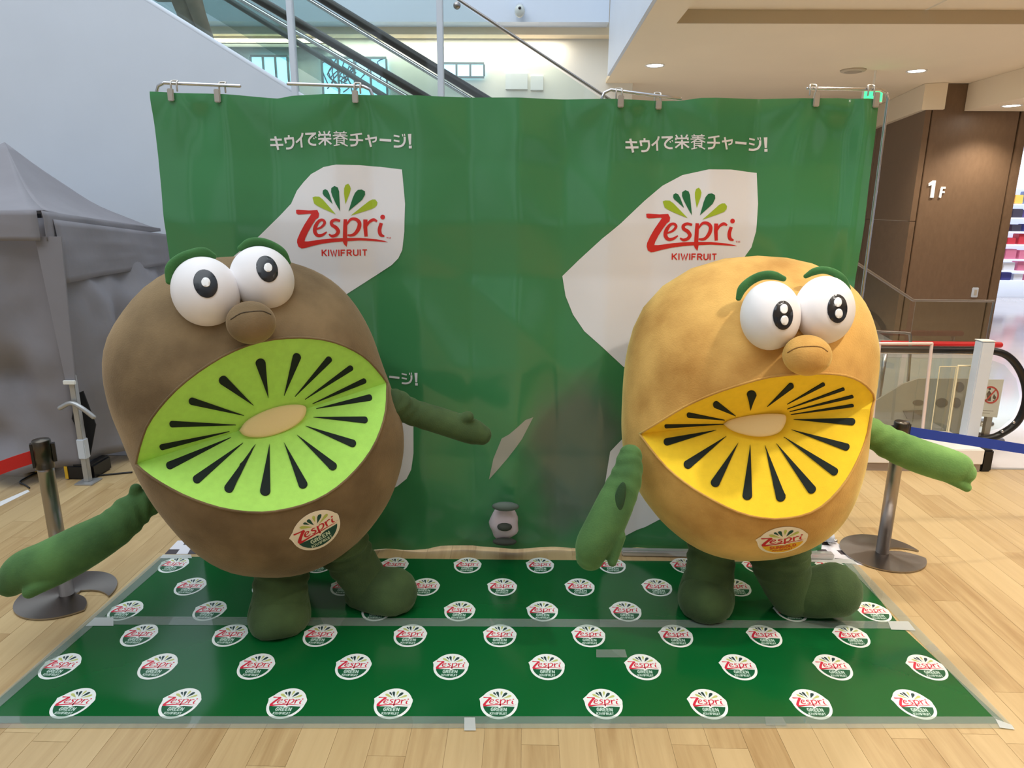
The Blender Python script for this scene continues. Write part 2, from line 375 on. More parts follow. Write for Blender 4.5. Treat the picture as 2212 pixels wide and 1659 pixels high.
# ceiling over the right half with a recessed tray
hc = G(1461, 51, ZC); hx0, hx1, hy0, hy1 = hc.x, 9.0, 5.2, hc.y
HT = PY(1486, 21, hy1).z-ZC
xc = 1.18
bm = nb()
box(bm, xc, hx0, -1.0, 16, ZC, ZC+.06); box(bm, hx0, hx1, hy1, 16, ZC, ZC+.06); box(bm, hx0, hx1, -1.0, hy0, ZC, ZC+.06); box(bm, hx1, 17, -1, 21, ZC, ZC+.06)
ceil = struct('ceiling', bm, beige_ceiling)
bm = nb(); box(bm, hx0-.05, 4.1, hy0-.05, hy1+.05, ZC+HT, ZC+HT+.03); box(bm, 4.13, hx1, hy0-.05, hy1+.05, ZC+HT, ZC+HT+.03); struct('ceiling', bm, beige_ceiling)
bm = nb(); box(bm, hx0-.05, hx1, hy0-.05, hy0, ZC+.06, ZC+HT); box(bm, hx0-.05, hx1, hy1, hy1+.05, ZC+.06, ZC+HT); box(bm, hx0-.05, hx0, hy0, hy1, ZC+.06, ZC+HT)
box(bm, hx0, hx1, hy1-.012, hy1-.001, ZC+.001, ZC+HT-.001); struct('trim_5', bm, mat('tray_edge_shade', S(196, 180, 152), .8))  # tray sides darker: their shade is put into the paint colour
bm = nb(); box(bm, xc-.04, xc-.001, -1.0, 11.0, ZC, 8.5); struct('trim_2', bm, white_paint)   # upper fascia
# upper storey across the atrium
bm = nb(); box(bm, -14, xc-.05, 11.0, 11.3, 4.72, 9.5); struct('wall_back', bm, blue_white)
bm = nb(); box(bm, -14, xc+.4, 11.3, 11.55, 4.62, 4.72); struct('trim_3', bm, beige_ceiling)
bm = nb(); box(bm, -14, 1.6, 11.6, 11.8, 0, 6.5); struct('wall_back', bm, cream)
bm = nb(); box(bm, 1.3, 8.8, 15.8, 16.0, 0, 4.0); struct('wall_back', bm, cream)
bm = nb(); box(bm, -14.2, -14, -9.2, 13, 0, 9.5); struct('wall_left', bm, white_paint)

# unseen wall with tall windows behind the viewer, added for contrast in reflections
bm = nb(); wx = [-14, -11.5, -8.8, -7.4, -4.7, -3.3, -.6, 2.2, 4.6, 6.0, 8.4, 9.8, 12.2, 17]
for i in range(0, len(wx)-1, 2): box(bm, wx[i], wx[i+1], -9.4, -9.2, 0, 9.5)
for i in range(1, len(wx)-1, 2):
    tz = 7.5 if wx[i] < 1 else 3.4
    box(bm, wx[i], wx[i+1], -9.4, -9.2, 0, .9); box(bm, wx[i], wx[i+1], -9.4, -9.2, tz, 9.5)
struct('wall_front', bm, mat('taupe_wall_paint', S(168, 160, 150), .7))
bm = nb(); box(bm, 1.18, 16, -9.0, -1.001, ZC, ZC+.06); bmc = bm
struct('ceiling', bmc, beige_ceiling)
bm = nb(); box(bm, -14, 16, -9.3, 5.54, -.0055, -.003); struct('floor', bm, mat('oak_floor_far', S(206, 176, 132), .4))
# bulkheads and brown veneered wall on the right
YW = 11.5
xL = PY(1990, 400, YW).x; xR = PY(2192, 430, YW).x
xB = PY(2085, 222, YW).x
bm = nb(); box(bm, xB, 14.5, 8.2, YW-.01, PY(2085, 240, YW).z, ZC-.002); struct('ceiling', bm, beige_ceiling)
wallr = empty('wall_right', ((xL+xR)/2, YW, 0), None, None); wallr['kind'] = 'structure'
for (a, c, z0) in ((xL+.01, PY(2170, 430, YW).x, 0.0), (PY(2170, 430, YW).x+.025, xR, 0.0)):
    bm = nb(); box(bm, a, c, YW, YW+.25, z0, ZC-.005, .006); obj('veneer_panel', bm, walnut, wallr)
# angled veneer panels running back on the left of it
pA = Vector((xL-.01, YW, 0)); pB = Vector((PY(1890, 400, 14.0).x, 14.0, 0)); dirv = (pB-pA).normalized(); nrm = Vector((-dirv.y, dirv.x, 0))
if nrm.y > 0: nrm = -nrm
ztop = 3.62
for (t0, t1, z0, z1) in ((0, .995, 1.95, ztop), (0, .995, 0, 1.94), (1.0, 1.7, 0, ztop)):
    bm = nb(); L_ = (pB-pA).length
    a = pA+dirv*t0*L_; c = pA+dirv*t1*L_
    prism(bm, [a+Vector((0, 0, z0)), c+Vector((0, 0, z0)), c+Vector((0, 0, z1)), a+Vector((0, 0, z1))], -nrm*.08); obj('veneer_panel', bm, walnut, wallr)
bm = nb(); e = pA+dirv*(pB-pA).length*1.7
prism(bm, [pA+nrm*.5+Vector((-.35, 0, ztop)), e+nrm*.5+Vector((0, 0, ztop)), e-nrm*.2+Vector((0, 0, ztop)), pA-nrm*.05+Vector((-.1, .0, ztop))], (0, 0, ZC-ztop-.003)); struct('ceiling', bm, beige_ceiling)

# floor sign 1F on the veneer
w_sign = mat('white_sign_letters', S(245, 242, 235), .5, emit=.25)
def px_wall(polys, Y, depth, name, m, **k):
    bm = nb()
    for P in polys:
        prism(bm, [PY(u, v, Y) for u, v in P], (0, depth, 0))
    return obj(name, bm, m, **k)
one = [[(2007, 402), (2007, 396), (2016, 390), (2022, 390), (2017, 427), (2010, 427), (2014, 399)]]
eff = ribbon([(2031, 427), (2035, 406)], 4)+ribbon([(2034, 405.5), (2043, 405.5)], 4)+ribbon([(2033, 415), (2041, 415)], 3.6)
sg = empty('floor_number_sign', PY(2025, 427, YW-.02), 'white 1F floor number letters on the brown wood wall', 'sign')
px_wall(one, YW-.02, .02, 'numeral', w_sign, parent=sg); px_wall(eff, YW-.02, .02, 'letter', w_sign, parent=sg)
bm = nb(); p = PY(2107, 632, YW-.03); box(bm, p.x-.05, p.x+.05, YW-.03, YW-.001, p.z-.08, p.z+.08, .008); s_ = empty('wall_switch', (p.x, YW-.03, p.z-.08), 'small white wall switch plate on brown wall above the glass panel', 'switch')
obj('plate', bm, white_paint, s_); bm = nb(); box(bm, p.x-.022, p.x+.022, YW-.038, YW-.03, p.z-.045, p.z+.045, .004); obj('rocker', bm, mat('switch_grey', S(190, 180, 165), .5), s_)

# downlights
glow = mat('downlight_glow', (1, .93, .8, 1), .5, emit=30)
ring_m = mat('downlight_ring', S(240, 236, 228), .4)
def downlight(x, y, z, label, group, power=190, vis=True):
    r = empty('downlight', (x, y, z-.012), label, 'ceiling light', group)
    bm = nb(); lathe(bm, [(.105, -.002), (.13, -.012), (.135, -.004), (.135, .0), (.105, .0)], x, y, z); obj('trim_ring', bm, ring_m, r, smooth=True)
    bm = nb(); lathe(bm, [(.1049, -.004), (.1049, -.001)], x, y, z); obj('lamp_disc', bm, glow, r)
    l = bpy.data.lights.new('downlight_lamp', 'SPOT'); l.energy = power; l.spot_size = radians(120); l.spot_blend = .7; l.color = (1, .93, .83); l.shadow_soft_size = .09
    o = bpy.data.objects.new('downlight_lamp', l); COL.objects.link(o); o.parent = r; o.location = (0, 0, -.02)
p1 = G(1415, 141, ZC); p2 = G(1980, 153, ZC)
downlight(p1.x, p1.y, ZC, 'bright round downlight left of the two on the higher cream ceiling', 'ceiling downlights')
downlight(p2.x, p2.y, ZC, 'bright round downlight right of the grey ceiling speaker', 'ceiling downlights')
zb = PY(2085, 240, YW).z; p3 = G(2185, 228, zb)
downlight(p3.x, p3.y, zb, 'oval-looking downlight in the lower bulkhead above the 1F wall', 'ceiling downlights')
k = 0
for (x, y) in ((2.2, 4.7), (4.2, 4.7), (2.2, 2.2), (4.2, 2.2), (3.2, 0.2), (6.6, 4.4), (6.2, 2.2), (7.6, 7.8), (9.5, 12), (3.0, -3.5), (6, -3.5)):  # unseen lamps added to light the right side warmly
    downlight(x, y, ZC, 'unseen downlight added in the cream ceiling over the right side, above the frame', 'added ceiling downlights above the frame', power=190)
p4 = G(1843, 151, ZC); sp = empty('ceiling_speaker', (p4.x, p4.y, ZC-.03), 'flat round beige ceiling speaker between the two ceiling downlights', 'speaker')
bm = nb(); lathe(bm, [(.13, -.03), (.16, -.02), (.17, -.001)], p4.x, p4.y, ZC, 28); obj('cover', bm, mat('speaker_cover', S(196, 180, 155), .6), sp, smooth=True)
bm = nb(); lathe(bm, [(.10, -.034), (.11, -.0301)], p4.x, p4.y, ZC, 28); obj('grille', bm, mat('speaker_grille', S(176, 162, 140), .7), sp)
# emergency exit lamp
q = G(1886, 207, 3.75); q = PY(1886, 207, 10.5)
ex = empty('exit_light', (q.x, q.y, q.z-.09), 'green glowing exit sign hung from ceiling behind the backdrop corner', 'sign')
bm = nb(); box(bm, q.x-.14, q.x+.14, q.y, q.y+.05, q.z-.09, q.z+.09, .006); obj('housing', bm, ring_m, ex)
bm = nb(); box(bm, q.x-.125, q.x+.125, q.y-.006, q.y-.0005, q.z-.075, q.z+.075); obj('lit_panel', bm, mat('exit_green', S(60, 220, 130), .4, emit=2.2), ex)
bm = nb(); box(bm, q.x-.01, q.x+.01, q.y+.01, q.y+.03, q.z+.09, ZC); obj('hanger', bm, ring_m, ex)

# ================================================================== ESCALATOR behind the backdrop
def lineY(pa, pb, Y):
    A = PY(*pa, Y); B = PY(*pb, Y); s = (B.z-A.z)/(B.x-A.x)
    return (lambda x: A.z+s*(x-A.x)), s
cz, cs = lineY((310, 0), (640, 205), YA)
black_rub = mat('black_rubber', S(14, 14, 17), .35)
chrome = mat('chrome', S(205, 205, 208), .18, metal=1.0)
steel = mat('brushed_steel', S(158, 153, 150), .28, metal=1.0, aniso=.8)
glass_a = glassmat('escalator_glass', (.90, .955, .94, 1), .35)
glass_g = glassmat('tinted_glass', (.80, .88, .87, 1), .4, haze=.04, hazecol=S(170, 190, 190))
esc = empty('escalator', (-1, YA, 0), 'white-sided escalator with glass sides rising to the upper left behind the backdrop', 'escalator')
x0 = -13.9; xf = (0.0-(cz(0)))/cs
bm = nb(); prism(bm, [(x0, YA, 0), (xf, YA, 0), (x0, YA, cz(x0))], (0, .12, 0)); obj('side_cladding', bm, white_paint, esc)
bm = nb(); a = Vector((x0, YA+.03, cz(x0)+.012)); c = Vector((xf, YA+.03, .012)); tube(bm, [a, c], .032, seg=10, sub=1); obj('edge_trim', bm, white_paint, esc, smooth=True)
rz, rs = lineY((985, 0), (1300, 212), YA)
xlev = PY(1975, 650, YA).x; zlev = PY(2060, 650, YA).z; xend = PY(2143, 690, YA).x
post_x = [PY(631, 100, YA).x, PY(951, 100, YA).x]
edges = [-9.0, -5.6]+post_x+[.9, 2.55, xlev, xend]
for i in range(len(edges)-1):
    a, c = edges[i]+.03, edges[i+1]-.03
    top = lambda x: min(rz(x), 9.4) if x < xlev-.1 else zlev
    bot = lambda x: max(cz(x)+.02, .03)
    bm = nb(); prism(bm, [(a, YA+.02, bot(a)), (c, YA+.02, bot(c)), (c, YA+.02, max(top(c), zlev) if c > 2.5 else top(c)), (a, YA+.02, max(top(a), zlev) if a > 2.5 else top(a))], (0, .012, 0))
    obj('glass_panel', bm, glass_a, esc)
for x in post_x:
    bm = nb(); box(bm, x-.03, x+.03, YA-.02, YA+.05, cz(x)-.05, min(rz(x), 9.3) if x > -3 else 9.3, .006); obj('mullion', bm, white_paint, esc)
bm = nb(); tube(bm, [(-3.0, YA+.026, rz(-3.0)), (xlev, YA+.026, zlev), (xend, YA+.026, zlev)], .014, seg=8, sub=1); obj('rail_cap', bm, steel, esc, smooth=True)
bm = nb(); tube(bm, [(xend, YA+.026, .02), (xend, YA+.026, zlev)], .010, seg=8, sub=1); obj('rail_end', bm, steel, esc, smooth=True)
p = PY(987, 12, YA-.02); bm = nb(); ellipsoid(bm, p, [Vector((.035, 0, 0)), Vector((0, .03, 0)), Vector((0, 0, .035))], 12, 8); obj('glass_fixing', bm, steel, esc)
for (pa, pb, Y, rr_) in (((560, 0), (910, 205), 7.8, .045), ((700, 0), (1040, 208), 9.0, .052)):
    hz, hs = lineY(pa, pb, Y); L0 = -9.0; L1 = 1.6
    bm = nb(); tube(bm, [(L0, Y, hz(L0)), (L1, Y, hz(L1))], rr_, seg=12, sub=1); obj('handrail', bm, black_rub, esc, smooth=True)
    bm = nb(); tube(bm, [(L0, Y, hz(L0)-.10), (L1, Y, hz(L1)-.10)], .022, seg=8, sub=1); obj('handrail_track', bm, chrome, esc, smooth=True)
    bm = nb(); prism(bm, [(L0, Y, hz(L0)-.95), (L1, Y, hz(L1)-.95), (L1, Y, hz(L1)-.1), (L0, Y, hz(L0)-.1)], (0, .012, 0)); obj('balustrade_glass', bm, glass_g, esc)
hz, hs = lineY((515, 13), (695, 124), 8.3)
bm = nb(); tube(bm, [(-9, 8.3, hz(-9)), (1.4, 8.3, hz(1.4))], .03, seg=8, sub=1); obj('skirt_rail', bm, mat('dark_grey_metal', S(70, 72, 76), .4, metal=.6), esc, smooth=True)
# reflections of windows in the glass, built as glowing panes; soffits behind
refl_w = mat('reflected_window_glow', S(170, 226, 250), .3, emit=2.6)
frame_w = mat('window_frame_grey', S(120, 132, 140), .5)
branch_m = mat('window_decal_navy', S(52, 84, 120), .5)
def window_reflection(nm, u0, u1, v0, v1, Y, n, decal=False):
    A = PY(u0, v1, Y); B = PY(u1, v0, Y)
    w = empty(nm, (A.x, Y, A.z), None, None); w['kind'] = 'structure'
    bm = nb(); box(bm, A.x, B.x, Y-.01, Y, A.z, B.z); obj('pane', bm, refl_w, w)
    bm = nb()
    for i in range(n+1):
        x = A.x+(B.x-A.x)*i/n; box(bm, x-.015, x+.015, Y-.04, Y-.011, A.z, B.z)
    box(bm, A.x, B.x, Y-.04, Y-.011, A.z-.03, A.z); box(bm, A.x, B.x, Y-.04, Y-.011, B.z, B.z+.03)
    obj('window_frame', bm, frame_w, w)
    if decal:
        rnd = random.Random(4); bm = nb()
        for k in range(16):
            x = rnd.uniform(A.x+.05, B.x-.05); z = rnd.uniform(A.z+.03, B.z-.25); pts = [(x, Y-.03, z)]
            for s in range(4): x += rnd.uniform(-.12, .12); z += rnd.uniform(.04, .14); pts.append((min(max(x, A.x), B.x), Y-.03, min(z, B.z)))
            tube(bm, pts, .010, seg=5, sub=2, caps=False)
        obj('branch_decal', bm, branch_m, w)
window_reflection('window_reflection_1', 548, 622, 124, 196, 11.57, 3)
window_reflection('window_reflection_2', 700, 835, 128, 208, 11.57, 4, True)
window_reflection('window_reflection_3', 957, 1046, 140, 165, 11.57, 3)
for (u0, u1, v0, v1, m_) in ((455, 700, 66, 74, cream), (470, 705, 95, 101, trim_grey), (455, 700, 78, 92, beige_ceiling)):
    A = PY(u0, v1, 11.45); B = PY(u1, v0, 11.45); bm = nb(); box(bm, A.x, B.x, 11.45, 11.58, A.z, B.z); struct('trim_4', bm, m_)
# light strip hidden under the far soffit, washing the cream wall
area('cove_light', (-4, 11.40, 4.58), (-4, 11.6, 3.4), 9, .10, 60, (1, .93, .78))
# white reflections in the glass, modelled as sheets on the far wall
for (u0, u1, v0, v1, lab) in ((1092, 1140, 158, 193, 'wider white reflection under the glass rail, modelled as a sheet on the far cream wall'), (1146, 1174, 164, 195, 'narrower white reflection beside the wider one, modelled as a sheet on the far cream wall')):
    A = PY(u0, v1, 11.57); B = PY(u1, v0, 11.57); bm = nb(); box(bm, A.x, B.x, 11.56, 11.598, A.z, B.z, .004); tag(obj('reflection_sheet', bm, mat('reflection_white', S(240, 240, 240), .6)), lab, 'reflection')
# security camera on the upper wall
p = PY(1123, 24, 10.98); cc = empty('security_camera', p, 'small white dome security camera high on the pale blue wall', 'camera')
bm = nb(); box(bm, p.x-.05, p.x+.05, 10.9, 10.999, p.z-.02, p.z+.10, .02); obj('mount', bm, white_paint, cc)
bm = nb(); ellipsoid(bm, (p.x, 10.86, p.z-.03), [Vector((.075, 0, 0)), Vector((0, .08, 0)), Vector((0, 0, .085))], 20, 12); obj('dome', bm, mat('camera_dome', S(200, 205, 200), .25), cc)
bm = nb(); ellipsoid(bm, (p.x, 10.78, p.z-.01), [Vector((.022, 0, 0)), Vector((0, .02, 0)), Vector((0, 0, .02))], 12, 8); obj('lens', bm, black_rub, cc)
# dark panel and a rider at the top left
A = PY(318, 48, 8.8); B = PY(373, -70, 8.8); bm = nb(); box(bm, A.x, B.x, 8.8, 9.1, cz(-5)-.3, B.z+.5, .01)
tag(obj('dark_column', bm, mat('dark_column_paint', S(62, 66, 72), .5)), 'dark grey column behind the escalator glass at the top left', 'column')
def skin(name, verts, edges_, radii, m, parent, sub=2):
    me = bpy.data.meshes.new(name); org = wloc(parent)
    me.from_pydata([tuple(Vector(v)-org) for v in verts], edges_, []); me.materials.append(m)
    o = bpy.data.objects.new(name, me); COL.objects.link(o); o.parent = parent
    md = o.modifiers.new('Skin', 'SKIN'); md.use_smooth_shade = True
    for i, r in enumerate(radii): me.skin_vertices[0].data[i].radius = (r, r)
    me.skin_vertices[0].data[0].use_root = True
    s = o.modifiers.new('Sub', 'SUBSURF'); s.levels = sub; s.render_levels = sub
    return o
pf = PY(462, 112, 8.25); per = empty('person', (pf.x, pf.y, pf.z-.1), 'person in brown trousers riding the escalator, only the legs in view', 'person')
trous = mat('brown_trousers', S(168, 134, 114), .85, var=.25, vscale=9)
hx, hy, hz_ = pf.x-.30, pf.y, pf.z+.80
skin('body', [(hx, hy, hz_), (hx, hy, hz_+.28), (hx, hy, hz_+.5), (hx, hy, hz_+.62), (hx, hy, hz_+.78), (hx-.18, hy, hz_+.5), (hx-.26, hy-.05, hz_+.22), (hx-.22, hy-.12, hz_), (hx+.18, hy, hz_+.5), (hx+.28, hy-.04, hz_+.24), (hx+.30, hy-.1, hz_+.02)],
     [(0, 1), (1, 2), (2, 3), (3, 4), (2, 5), (5, 6), (6, 7), (2, 8), (8, 9), (9, 10)], [.15, .14, .15, .055, .11, .07, .05, .035, .07, .05, .035], mat('grey_coat', S(96, 96, 100), .9), per)
skin('trousers', [(hx, hy, hz_), (hx-.08, hy, hz_-.1), (hx+.02, hy+.02, hz_-.45), (hx+.15, hy, hz_-.86), (hx+.09, hy, hz_-.1), (hx+.18, hy-.04, hz_-.42), (hx+.30, hy-.03, hz_-.80)],
     [(0, 1), (1, 2), (2, 3), (0, 4), (4, 5), (5, 6)], [.15, .11, .085, .06, .11, .085, .06], trous, per)
for dx, dz in ((.17, -.92), (.32, -.86)):
    bm = nb(); tube(bm, [(hx+dx-.05, hy, hz_+dz), (hx+dx+.12, hy-.03, hz_+dz-.01)], [.05, .042], seg=12, sub=3); obj('shoe', bm, mat('tan_shoe', S(170, 130, 108), .7), per, smooth=True)

# ================================================================== GREY TENT on the left
tent_m = mat('grey_tent_fabric', S(134, 131, 137), .7, var=.06, vscale=3, bump=.5, bscale=5)
tN = PY(95, 455, 5.0); tR = PY(341, 493, 6.95); tL = Vector((tN.x-2.0, 4.75, tN.z)); tP = PY(10, 306, 5.9); tB = tR+(tL-tN)
tent = empty('pop_up_tent', (tN.x, 5.0, 0), 'grey pop-up tent with peaked roof and side curtains', 'tent')
def sheet(bm, f, nu, nv):
    V = [[bm.verts.new(f(i/nu, j/nv)) for j in range(nv+1)] for i in range(nu+1)]
    for i in range(nu):
        for j in range(nv):
            q = bm.faces.new((V[i][j], V[i+1][j], V[i+1][j+1], V[i][j+1])); q.smooth = True
    return V
def roofpanel(a, c):
    bm = nb()
    def f(s, t):
        e = a.lerp(c, s); p = e.lerp(tP, t); sag = -.10*sin(pi*t)*1.0-.03*sin(pi*s)*(1-t)
        return p+Vector((0, 0, sag+.012*noise.noise(p*3)))
    sheet(bm, f, 16, 14); obj('roof_panel', bm, tent_m, tent, smooth=True, mods=[('SOLIDIFY', dict(thickness=.004))])
for a, c in ((tN, tR), (tL, tN), (tR, tB), (tB, tL)): roofpanel(a, c)
def drape(name, a, c, ztop0, ztop1, zb, out, amp, nu=40, nv=26, bulge=0.0, hem=None):
    bm = nb(); d = (c-a); d.z = 0; nn = Vector((d.y, -d.x, 0)).normalized()*out
    def f(s, t):
        z1 = ztop0+(ztop1-ztop0)*s; z0 = zb if hem is None else hem(s)
        p = Vector((a.x+d.x*s, a.y+d.y*s, z1+(z0-z1)*t))
        w = noise.noise(Vector((p.x*2.2, p.y*2.2, p.z*1.1)))*amp+noise.noise(Vector((p.x*5+3, p.y*5, p.z*4)))*amp*.35+abs(noise.noise(Vector((s*3+t*2.5, s*2-t*3, 1.7))))*amp*.8
        return p+nn*((w*min(1, t*3)+bulge*t*sin(pi*min(1, s*1.05)))*min(1, (s if a is inN or a is tN else 1-s)*5)+.02)
    sheet(bm, f, nu, nv); return obj(name, bm, tent_m, tent, smooth=True, mods=[('SOLIDIFY', dict(thickness=.004))])
vh = tN.z-PY(95, 519, 5.0).z
inN = tN+Vector((-.03, .05, 0)); inR = tR+Vector((-.03, 0, 0)); inL = tL+Vector((0, .05, 0))
drape('valance', tN+Vector((.02, -.09, 0)), tR, tN.z, tR.z, tN.z-vh, 1, .012, 24, 6); drape('valance', tL, tN+Vector((.02, -.09, 0)), tL.z, tN.z, tN.z-vh, 1, .02, 24, 6)
drape('side_curtain', inN, inR, tN.z-.05, tR.z-.05, .12, 1, .17, bulge=.30, hem=lambda s: .13-.05*sin(pi*s))
drape('side_curtain', inL, inN, tN.z-.05, tN.z-.05, .14, 1, .20, bulge=.12, hem=lambda s: .16-.06*s)
drape('upper_flap', inN+Vector((.05, -.03, 0)), inR+Vector((.10, 0, 0)), tN.z-.06, tR.z-.06, tN.z-.52, 1, .03, 24, 10)
pole_m = mat('pale_grey_metal', S(176, 176, 176), .35, metal=.5)
tp = Vector((tN.x+.05, 4.955, 0))
bm = nb(); box(bm, tp.x-.022, tp.x+.022, tp.y-.022, tp.y+.022, .01, .86, .004); obj('leg', bm, pole_m, tent)
bm = nb(); box(bm, tp.x-.07, tp.x+.07, tp.y-.07, tp.y+.07, .0, .012, .003); obj('foot_plate', bm, pole_m, tent)
bm = nb(); box(bm, tp.x-.03, tp.x+.03, tp.y-.03, tp.y+.03, .20, .36, .006); obj('leg_clamp', bm, white_paint, tent)
bm = nb()
for (z0, z1, w0, w1) in ((tN.z-vh+.03, .82, .095, .036),):
    prism(bm, [(tp.x-w0, tp.y-.03, z0), (tp.x+w0, tp.y-.03, z0), (tp.x+w1, tp.y-.03, z1), (tp.x-w1, tp.y-.03, z1)], (0, .012, 0))
obj('leg_cover', bm, tent_m, tent)
bm = nb(); box(bm, tp.x-.045, tp.x+.045, tp.y-.05, tp.y-.031, .80, .83, .003); obj('buckle', bm, mat('white_plastic', S(235, 235, 230), .4), tent)
bm = nb(); tube(bm, [(tp.x-.09, tp.y-.06, .62), (tp.x, tp.y-.06, .66), (tp.x+.08, tp.y-.06, .62), (tp.x+.15, tp.y-.05, .55)], .018, seg=8, sub=4); obj('tie_strap', bm, pole_m, tent, smooth=True)
bm = nb(); box(bm, tN.x-.03, tN.x+.0, 4.94, 4.965, tN.z-.05, tN.z-.02); obj('clip', bm, black_rub, tent)
# black panel standing in for the shaded gap behind the leg
bm = nb(); prism(bm, [(tp.x-.10, 5.02, .5), (tp.x, 5.02, .2), (tp.x+.08, 5.02, .45), (tp.x+.02, 5.02, .72), (tp.x-.03, 5.02, .70)], (0, .01, 0)); obj('opening_shade', bm, mat('interior_shade_black', S(18, 18, 20), .9), tent)
yellow_m = mat('yellow_strap', S(214, 170, 40), .5)
for (u0, u1, v0, v1, lab) in ((140, 205, 1005, 1036, 'black floor box with yellow straps under the tent hem beside its leg'), (52, 86, 1002, 1022, 'small black box under the tent hem behind the left post')):
    a = G(u0, v1); c = G(u1, v1); top = PY(u0, v0, a.y).z
    r = empty('weight_box', (a.x, a.y, 0), lab, 'box')
    bm = nb(); box(bm, a.x, c.x, a.y, a.y+.25, .0, max(top, .08), .015); obj('case', bm, black_rub, r)
    for t in (.1, .85):
        x = a.x+(c.x-a.x)*t; bm = nb(); box(bm, x-.012, x+.012, a.y-.006, a.y-.0005, .01, max(top, .08)-.01); obj('strap', bm, yellow_m, r)
bm = nb(); tube(bm, [G(205, 1030)+Vector((0, 0, .008)), G(235, 1027)+Vector((0, 0, .008)), G(285, 1022)+Vector((0, 0, .008))], .007, seg=6, sub=4); tag(obj('cable', bm, black_rub, smooth=True), 'black cable running right from the tent over the oak floor', 'cable')
bm = nb(); tube(bm, [G(u, v)+Vector((0, 0, .008)) for u, v in ((86, 1020), (60, 1032), (43, 1043), (55, 1050), (64, 1056))], .006, seg=6, sub=4); tag(obj('cable', bm, black_rub, smooth=True), 'thin black cable curling beside the left post', 'cable')
tape_w = mat('white_floor_tape', S(238, 238, 238), .4)
bm = nb(); prism(bm, [G(0, 1084), G(60, 1058), G(64, 1062), G(0, 1094)], (0, 0, .0015)); tag(obj('floor_tape', bm, tape_w), 'strip of white tape on the oak floor beneath the red belt', 'tape')

# ================================================================== GREEN BACKDROP
BY0, BK = 3.978, .046
def BP(u, v):
    d = ray(u, v); t = (BY0+BK*CO.x-CO.y)/(d.y-BK*d.x); return CO+d*t
ST = .025
creases = sorted([(BP(u, 600).x, h) for u, h in ((333, 0), (430, -.005), (520, .007), (610, -.007), (690, .002), (735, .008), (810, -.007), (905, .004), (1018, -.005), (1117, .008), (1210, -.006), (1310, .005), (1408, -.006), (1515, .006), (1608, -.007), (1692, .005), (1790, -.004), (1822, .012), (1903, -.01))])
hcre = [(.3, 0), (.62, -.004), (1.18, .005), (1.72, -.004), (2.02, .004), (2.35, -.003), (2.7, 0)]
def lin(tab, x):
    if x <= tab[0][0]: return tab[0][1]
    for i in range(len(tab)-1):
        if x <= tab[i+1][0]:
            t = (x-tab[i][0])/(tab[i+1][0]-tab[i][0]); return tab[i][1]*(1-t)+tab[i+1][1]*t
    return tab[-1][1]
clipx = [BP(u, 205).x for u in (378, 482, 773, 1337, 1420, 1755, 1880)]
def disp(x, z):
    d = 3.2*lin(creases, x)+2.4*lin(hcre, z)
    d += .016*noise.noise(Vector((x*1.1, z*.8, 3.1)))+.010*noise.noise(Vector((x*2.9, z*2.1, 7.7)))
    w = noise.noise(Vector((x*2.2+z*2.0, z*.6-x*.6, 1.3))); d += .007*(1-abs(w)*2.6)
    for c in clipx:
        r = sqrt((x-c)**2+(2.68-z)**2); a = math.atan2(x-c, 2.70-z)
        if r < .7: d += .010*(1-r/.7)*cos(a*5)*min(1, r*5)
    return d
def BS(x, z, off=0.0): return Vector((x, BY0+BK*x-disp(x, z)-off, z))
topt = [(BP(u, v).x, BP(u, v).z) for u, v in ((333, 198), (500, 205), (600, 212), (630, 207), (760, 204), (925, 208), (1117, 212), (1310, 215), (1470, 218), (1510, 213), (1750, 213), (1815, 212), (1903, 216))]
bott = [(BP(u, v).x, max(.004, BP(u, v).z)) for u, v in ((345, 1192), (870, 1189), (925, 1184), (950, 1180), (1250, 1183), (1330, 1186), (1480, 1187), (1850, 1192))]
bx0, bx1 = BP(345, 380).x, BP(1873, 400).x
bd = empty('backdrop', (-.09, 3.97, 0), 'large green vinyl backdrop with white leaf shapes hung behind the two costumes', 'backdrop')
gm = mat('green_vinyl', S(66, 138, 86), .24, coat=.4, bump=.22, bscale=4)
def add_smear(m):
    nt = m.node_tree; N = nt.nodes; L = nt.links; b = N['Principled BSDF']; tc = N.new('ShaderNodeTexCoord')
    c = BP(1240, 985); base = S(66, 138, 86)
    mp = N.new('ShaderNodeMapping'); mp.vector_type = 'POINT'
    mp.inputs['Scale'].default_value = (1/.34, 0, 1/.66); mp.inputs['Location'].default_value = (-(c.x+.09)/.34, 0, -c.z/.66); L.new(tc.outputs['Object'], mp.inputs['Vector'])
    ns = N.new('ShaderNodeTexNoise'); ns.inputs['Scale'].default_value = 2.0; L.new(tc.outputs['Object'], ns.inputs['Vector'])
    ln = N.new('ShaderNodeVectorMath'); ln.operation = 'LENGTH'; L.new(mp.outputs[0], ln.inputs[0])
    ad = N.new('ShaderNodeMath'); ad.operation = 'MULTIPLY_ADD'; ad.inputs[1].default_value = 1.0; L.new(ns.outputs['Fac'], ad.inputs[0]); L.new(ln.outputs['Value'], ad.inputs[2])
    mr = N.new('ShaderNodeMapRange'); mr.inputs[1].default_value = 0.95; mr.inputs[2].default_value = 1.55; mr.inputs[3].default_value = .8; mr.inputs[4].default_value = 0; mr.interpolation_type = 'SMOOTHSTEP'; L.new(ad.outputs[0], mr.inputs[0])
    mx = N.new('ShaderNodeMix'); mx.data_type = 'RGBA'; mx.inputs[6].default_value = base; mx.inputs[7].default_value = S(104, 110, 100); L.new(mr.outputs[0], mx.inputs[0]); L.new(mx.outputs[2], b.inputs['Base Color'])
add_smear(gm)
